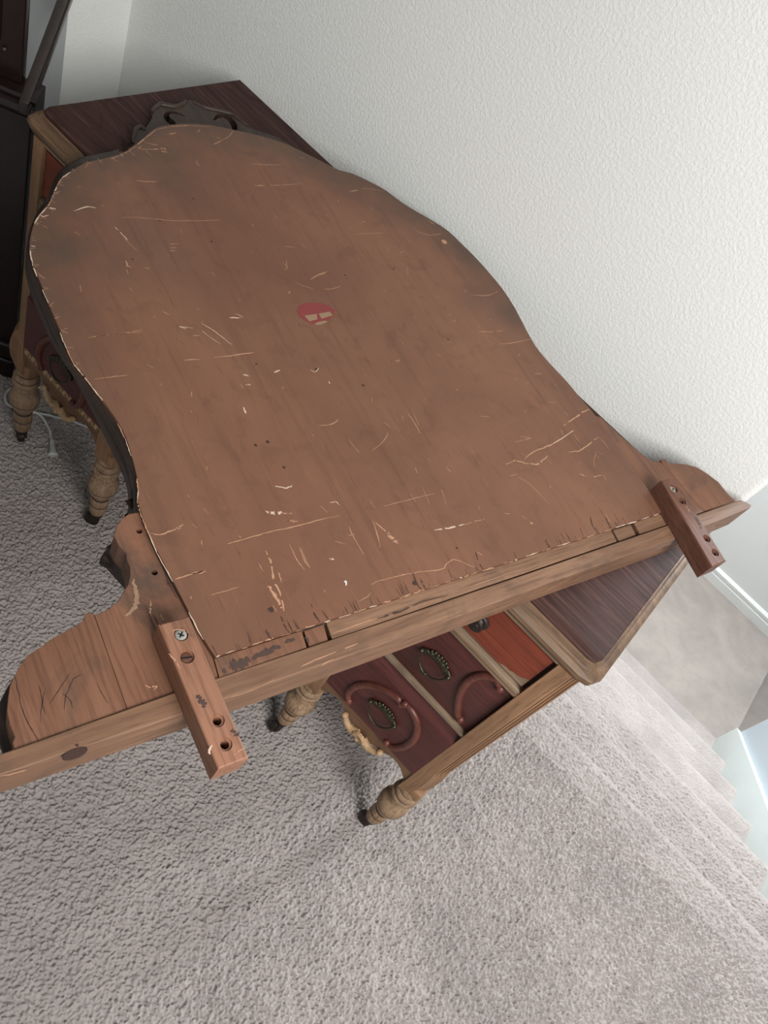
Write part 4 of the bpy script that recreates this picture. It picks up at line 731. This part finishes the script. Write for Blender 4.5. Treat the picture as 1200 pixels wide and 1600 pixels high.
# front face of the rail carries nail holes
def face_hole(sy):
    # point on the rail's front face at the given y
    for i in range(10, len(RAIL) - 1):
        (xa, ya), (xb, yb) = RAIL[i], RAIL[i+1]
        if min(ya, yb) <= sy <= max(ya, yb): t_ = (sy - ya)/(yb - ya); return (xa + (xb - xa)*t_, sy)
cuts = []
for sy in (.665, .985, 1.118):
    p = face_hole(sy)
    if p: cuts.append(rail_slot((p[0] - .0015, p[1], .816)))
cut(rail, cuts)

def batten(q, z0, z1, holes, screws, mt, label):
    q = q if area2(q) > 0 else q[::-1]
    o = MB().plate(q, z0, z1, .0022, .001).build('mounting_batten', mt, Mi, label=label)
    cs = []
    for x, y in holes: cs += [cyl_cut(x, y, z1 - .0018, z1 + .01, .0062, 24), cyl_cut(x, y, z1 - .02, z1, .0040, 24)]
    for x, y in screws: cs += [cyl_cut(x, y, z1 - .0025, z1 + .01, .0066, 24)]
    cut(o, cs); return o
bl = batten(BATL, ZM - .001, .870, HOL, SCR, M_batten, 'orange-brown batten with two screws at the near left end')
br = batten(BATR, ZM - .001, .870, HORR, SCRR, M_battenr, 'redder batten by the textured wall')
def screw(p, z, mt, phil, ang, parent):
    o = MB().lathe(p[0], p[1], [(z - .0032, .0045), (z - .0010, .0056), (z - .0004, .0052), (z, .003)], 28).build('screw', mt, parent, smooth=40)
    cs = []; marks = []
    for a in ((ang, ang + math.pi/2) if phil else (ang,)):
        d_ = Vector((math.cos(a), math.sin(a), 0)); n3 = Vector((-d_.y, d_.x, 0)); L = .0031 if phil else .0054; w_ = .0008 if phil else .0009; c0 = Vector((p[0], p[1], 0))
        q = [c0 - d_*L - n3*w_, c0 + d_*L - n3*w_, c0 + d_*L + n3*w_, c0 - d_*L + n3*w_]
        marks.append([c0 - d_*L*.95 - n3*w_*.9, c0 + d_*L*.95 - n3*w_*.9, c0 + d_*L*.95 + n3*w_*.9, c0 - d_*L*.95 + n3*w_*.9])
        cs.append(MB().hull8([(v_.x, v_.y, z - .0018) for v_ in q] + [(v_.x, v_.y, z + .002) for v_ in q]))
    cut(o, cs)
    for v4 in marks: MB().hull8([(v_.x, v_.y, z - .0016) for v_ in v4] + [(v_.x, v_.y, z - .0004) for v_ in v4]).build('slot_shade_insert', M_black, parent)  # black inserts stand in for the shade inside the cut screw slots
    return o
screw(SCR[0], .8695, M_zinc, True, .5, bl); screw(SCR[1], .8685, M_rust, False, 1.05, bl); screw(SCRR[0], .8682, M_zinc, True, .3, br)

# carved crest past the top of the panel, pierced by two C-scrolls
CR_o = resample(CREST, 3)
crest = MB().plate(CR_o, .7895, .8055, .003, .002).build('crest', M_frame, Mi, smooth=45)
cut(crest, [MB().plate(resample(CL, 2), .78, .83), MB().plate(resample(CR, 2), .78, .83)])
for q, rr in (([CREST[i] for i in (9, 10, 11, 12, 13, 14, 15)], .0042), ([CREST[i] for i in (16, 17, 18, 19, 20, 21, 22, 23, 24)], .0036), ([CREST[i] for i in (2, 3, 4, 5, 6)], .004)):
    b = MB(); P = resample(q, 4, closed=False); b.tube([(x*.985 - .01, y*.985 + .012, .8055) for x, y in P], [rr*(.6 + .4*math.sin(math.pi*i/(len(P)-1))) for i in range(len(P))], 8)
    b.build('crest_carving', M_frame, Mi, smooth=60)
# dark metal swivel bracket under the frame's waist
bx, by = -.305, .362
b = MB(); b.lathe_dir((bx - .002, by - .004, .778), (.9, .43, 0), [(-.002, .0075), (0, .0095), (.018, .0095), (.020, .0085)], 20); b.box(bx - .001, bx + .040, by - .006, by + .014, .768, .8035)
b.build('swivel_bracket', M_iron, Mi, smooth=40)

# surface marks: thin flakes of exposed wood, cracks and flecks
def ribbons(name, items, mt, parent, z=None, jag=.35, label=None):
    b = MB()
    for pts_, w, _ in items:
        P = resample(pts_, 5, closed=False) if len(pts_) > 2 else [tuple(Vector(pts_[0]).lerp(Vector(pts_[-1]), k/6)) for k in range(7)]
        L = []; R_ = []; n3 = len(P)
        zz = z if z else .8424
        for i, p in enumerate(P):
            t_ = (Vector(P[min(i+1, n3-1)]) - Vector(P[max(i-1, 0)]))
            t_ = t_.normalized() if t_.length > 1e-9 else Vector((1, 0)); nn = Vector((-t_.y, t_.x))
            ta = max(.12, math.sin(math.pi*(i + .5)/n3)**.5); a = w*.5*ta*(1 + random.uniform(-jag, jag)*1.6); c_ = w*.5*ta*(1 + random.uniform(-jag, jag)*1.6)
            o_ = nn*random.uniform(-.25, .25)*w
            L.append((p[0] + nn.x*a + o_.x, p[1] + nn.y*a + o_.y, zz)); R_.append((p[0] - nn.x*c_ + o_.x, p[1] - nn.y*c_ + o_.y, zz))
        f_ = [(i, i + 1, n3 + i + 1, n3 + i) for i in range(n3 - 1) if w < .0011 or jag < .1 or random.random() > .10]
        b.add(L + R_, f_)
    for i, v_ in enumerate(b.v): pass
    me = bpy.data.meshes.new(name); me.from_pydata(b.v, [], b.f); me.update()
    for p in me.polygons:
        if p.normal.z < 0: p.flip()
    return finish(name, me, mt, parent, None, label, 'stuff')
allm = SCRATCH + CHIP
ribbons('scratch_marks', [q for q in allm if q[2] == 0], M_scr, Mi)
ribbons('pale_scuffs', [q for q in allm if q[2] == 1], M_scrw, Mi, .84245)
ribbons('dark_cracks', [q for q in allm if q[2] == 2] , M_scrd, Mi, .84243)
ribbons('white_flecks', [q for q in allm if q[2] == 3], M_white, Mi, .84252, .1)
ribbons('wing_scratches', [q for q in WSCR if q[2] == 0 and q[1] < .003], M_scr, Mi, .83775)
ribbons('finish_smear', [q for q in WSCR if q[1] >= .003], plain('dull_smear', (140, 112, 90), .5, 0, 0, 300, .2), Mi, .8377, .06)
ribbons('wing_pencil_marks', [q for q in WSCR if q[2] == 2], M_scrd, Mi, .83775)
ribbons('rail_splinters', [q for q in RSCR if q[2] == 0], M_scr, Mi, .84015)
ribbons('rail_burns', [q for q in RSCR if q[2] == 2], M_scrd, Mi, .84015)
for nm, items, z_ in (('batten', BSCR, .8703), ('batten', BRSCR, .8703), ('strip', SSCR, .8392)):
    par = {0: bl, 1: br}.get(0 if items is BSCR else 1 if items is BRSCR else 2, Mi)
    for tone, mt_, nn_ in ((2, plain('dark_stain', (66, 48, 40), .7, 0, 0, 400, .25), 'dark_stains'), (0, M_scr, 'scuffs'), (1, M_scrw, 'pale_scuffs')):
        q = [k for k in items if k[2] == tone]
        if q: ribbons(nm + '_' + nn_, q, mt_, par, z_, .3)
# fine random grain cracks running with the plywood grain
vdir = Vector((-.9472, .3207)); fine = []
Pp = PANEL
def inpoly(x, y, P):
    c_ = False
    for i in range(len(P)):
        (xa, ya), (xb, yb) = P[i], P[(i+1) % len(P)]
        if (ya > y) != (yb > y) and x < (xb - xa)*(y - ya)/(yb - ya) + xa: c_ = not c_
    return c_
while len(fine) < 280:
    x = random.uniform(-.9, .15); y = random.uniform(.2, 1.2)
    if not inpoly(x, y, Pp): continue
    L = random.uniform(.004, .022); d_ = vdir.copy(); d_.rotate(Matrix.Rotation(random.gauss(0, .10), 2))
    e = Vector((x, y)) + d_*L
    if inpoly(e.x, e.y, Pp): fine.append(([(x, y), tuple(e)], random.uniform(.0003, .0007), 2))
ribbons('grain_cracks', fine, plain('grain_crack_brown', (100, 66, 51), .8), Mi, .84238)
lt = []
while len(lt) < 100:
    x = random.uniform(-.9, .15); y = random.uniform(.2, 1.2)
    if not inpoly(x, y, Pp): continue
    L = random.uniform(.002, .012); a = random.uniform(0, 6.28) if random.random() < .4 else ANG_V + random.gauss(0, .3)
    e = (x + L*math.cos(a), y + L*math.sin(a))
    if inpoly(e[0], e[1], Pp): lt.append(([(x, y), e], random.uniform(.0004, .0010), 0))
ribbons('small_nicks', lt, M_scr, Mi, .84240)
b = MB()
for (x, y), r_ in SPOT:
    k = [1 + random.uniform(-.3, .3) for _ in range(10)]
    b.add([(x + r_*k[j]*math.cos(2*math.pi*j/10), y + r_*k[j]*math.sin(2*math.pi*j/10), .84236) for j in range(10)], [tuple(range(10))])
me = bpy.data.meshes.new('dark_spots'); me.from_pydata(b.v, [], b.f); finish('dark_spots', me, M_scrd, Mi, None, None, 'stuff')
b = MB(); b.lathe(KNOT[0], KNOT[1], [(.8415, .0052), (.8427, .0050), (.8429, .0040)], 20); b.build('filled_hole', M_scr, Mi, smooth=40)
lab = MB().plate(resample(LABEL, 2), .8420, .84255).build('round_label', M_red, Mi, label='worn round red label')
for q in (LAB1, LAB2, LAB3): MB().plate(q, .84255, .84272).build('label_paper', M_tan, lab)
# grime smears on the lower strip
sm = [([(-.118, .345), (-.112, .362), (-.113, .378), (-.106, .392)], .010, 2), ([(-.106, .395), (-.100, .412), (-.094, .432)], .006, 2)]

# ------------------------------------------------------------------ white power cord
C_ = thing('power_cord', 'white flat power cord with its plug lying on the carpet behind the left front leg', 'power cord', (-.95, .84, 0))
def cord(pts, name='cord'):
    P = resample([(x, y) for x, y in pts], 6, closed=False)
    MB().tube([(x, y, .0055 + .0008*math.sin(i*.7)) for i, (x, y) in enumerate(P)], .0028, 10, 1.0).build(name, M_cord, C_, smooth=60)
cord([(-.90, .99), (-.95, .96), (-1.00, .935), (-1.032, .918), (-1.052, .890), (-1.066, .855), (-1.082, .825), (-1.078, .805), (-1.064, .792), (-1.048, .787), (-1.036, .792), (-1.02, .805), (-1.005, .822), (-.985, .829), (-.965, .826), (-.946, .821), (-.930, .813), (-.918, .8075)])
cord([(-.86, .93), (-.90, .905), (-.945, .877), (-.972, .852), (-.99, .836), (-1.008, .815)])
a = Vector((-.918, .8075, .008)); e = Vector((-.884, .7865, .008)); d_ = (e - a).normalized(); s_ = d_.cross(Vector((0, 0, 1)))
b = MB()
for t_, w_, h_ in ((0, .0035, .0035), (.008, .0045, .0042), (.010, .0042, .004), (.014, .0048, .0048), (.028, .0062, .0058), (.030, .0082, .0062), (.035, .0084, .0062), (.0358, .0062, .005)):
    c_ = a + d_*t_*1.2; w_ *= 1.25; h_ *= 1.25
    r_ = [tuple(c_ + s_*w_*math.cos(2*math.pi*j/16) + Vector((0, 0, 1))*h_*math.sin(2*math.pi*j/16)) for j in range(16)]
    if t_ == 0: RR = [r_]
    else: RR.append(r_)
b.rings(RR); plug = b.build('plug', M_cord, C_, smooth=40)
for q in (-1, 1):
    c_ = a + d_*.043 + s_*q*.0055
    p = [c_ - s_*.0008 - Vector((0, 0, .003)), c_ + s_*.0008 - Vector((0, 0, .003)), c_ + s_*.0008 + d_*.013 - Vector((0, 0, .003)), c_ - s_*.0008 + d_*.013 - Vector((0, 0, .003))]
    MB().hull8([tuple(v_) for v_ in p] + [tuple(v_ + Vector((0, 0, .006))) for v_ in p]).build('plug_prong', M_zinc, plug)

# ------------------------------------------------------------------ black fluted cabinet at the left
K = thing('fluted_cabinet', 'tall black-brown cabinet with fluted panels standing in the left corner', 'cabinet', (-1.3, .8, 0))
kc = Vector((-1.112, .838)); ku = Vector((-.80, -.60)); kd = Vector((-.60, .80))     # front right corner, along the front, into the depth
def kp(a, d__, z): p = kc + ku*a + kd*d__; return (p.x, p.y, z)
def kbox(a0, a1, d0, d1, z0, z1, name, mt, parent, bevel=0):
    return MB().hull8([kp(a0, d0, z0), kp(a1, d0, z0), kp(a1, d1, z0), kp(a0, d1, z0), kp(a0, d0, z1), kp(a1, d0, z1), kp(a1, d1, z1), kp(a0, d1, z1)]).build(name, mt, parent, bevel=bevel)
kbox(0, .50, .012, .045, .02, .668, 'lower_body', M_cab, K, .002)
kbox(-.004, .51, 0, .055, 0, .055, 'plinth', M_cab, K, .004)
kbox(-.002, .505, .004, .052, .055, .10, 'base_moulding', M_cab, K, .006)
b = MB(); mp = [(0, .660), (-.010, .667), (-.014, .676), (-.011, .685), (-.003, .689), (-.005, .695), (-.002, .700), (.010, .702)]
b.rings([[kp(e0, d0, z) for d0, z in mp] + [kp(e0, .045, .702), kp(e0, .045, .660)] for e0 in (-.010, .515)]); b.build('waist_moulding', M_cab, K, smooth=40)
kbox(.022, .49, .020, .042, .702, 1.45, 'upper_body', M_cab, K, .002)
for z0, z1 in ((.17, .61), (.765, 1.35)):
    for i in range(9):
        a0 = .062 + i*.0175
        b = MB(); dd = .012 if z0 < .7 else .020
        b.tube([kp(a0, dd, z0), kp(a0, dd, (z0 + z1)/2), kp(a0, dd, z1)], .0058, 8); b.build('flute', M_cab, K, smooth=60)
for i in range(10):
    p = kp(.050 + i*.0175, .017, .752); MB().ball(p, (.0035, .0035, .0035), 8, 6).build('bead', M_cabr, K, smooth=60)
b = MB()         # slanting side rail from the waist moulding back to the wall
A = Vector((-1.110, .822, .684)); B_ = Vector((-1.303, 1.050, .788)); dz = Vector((0, 0, 1)); dr = (B_ - A).normalized(); sx_ = dr.cross(dz).normalized()
def bar(A, B_, w0, w1, h0, h1): return MB().hull8([tuple(A + sx_*w0 + dz*h0), tuple(B_ + sx_*w0 + dz*h0), tuple(B_ + sx_*w1 + dz*h0), tuple(A + sx_*w1 + dz*h0), tuple(A + sx_*w0 + dz*h1), tuple(B_ + sx_*w0 + dz*h1), tuple(B_ + sx_*w1 + dz*h1), tuple(A + sx_*w1 + dz*h1)])
bar(A, B_, -.006, .010, -.012, .012).build('side_rail', M_cabr, K, bevel=.002)
bar(A, B_, .008, .013, -.012, .004).build('side_rail_bead', M_cab, K, bevel=.001)

# small black stop on the lower skirt
S_ = MB().lathe_dir((1.47, 3.775, ZL + .01), (0, -1, 0), [(0, .020), (.01, .022), (.05, .018), (.06, .012)], 16).build('door_stop', plain('black_rubber', (16, 16, 16), .6), None, smooth=40, kind=' ')
del S_['kind']; S_['label'] = 'small black stop on the white skirting of the lower landing, at the right edge'; S_['category'] = 'door stop'
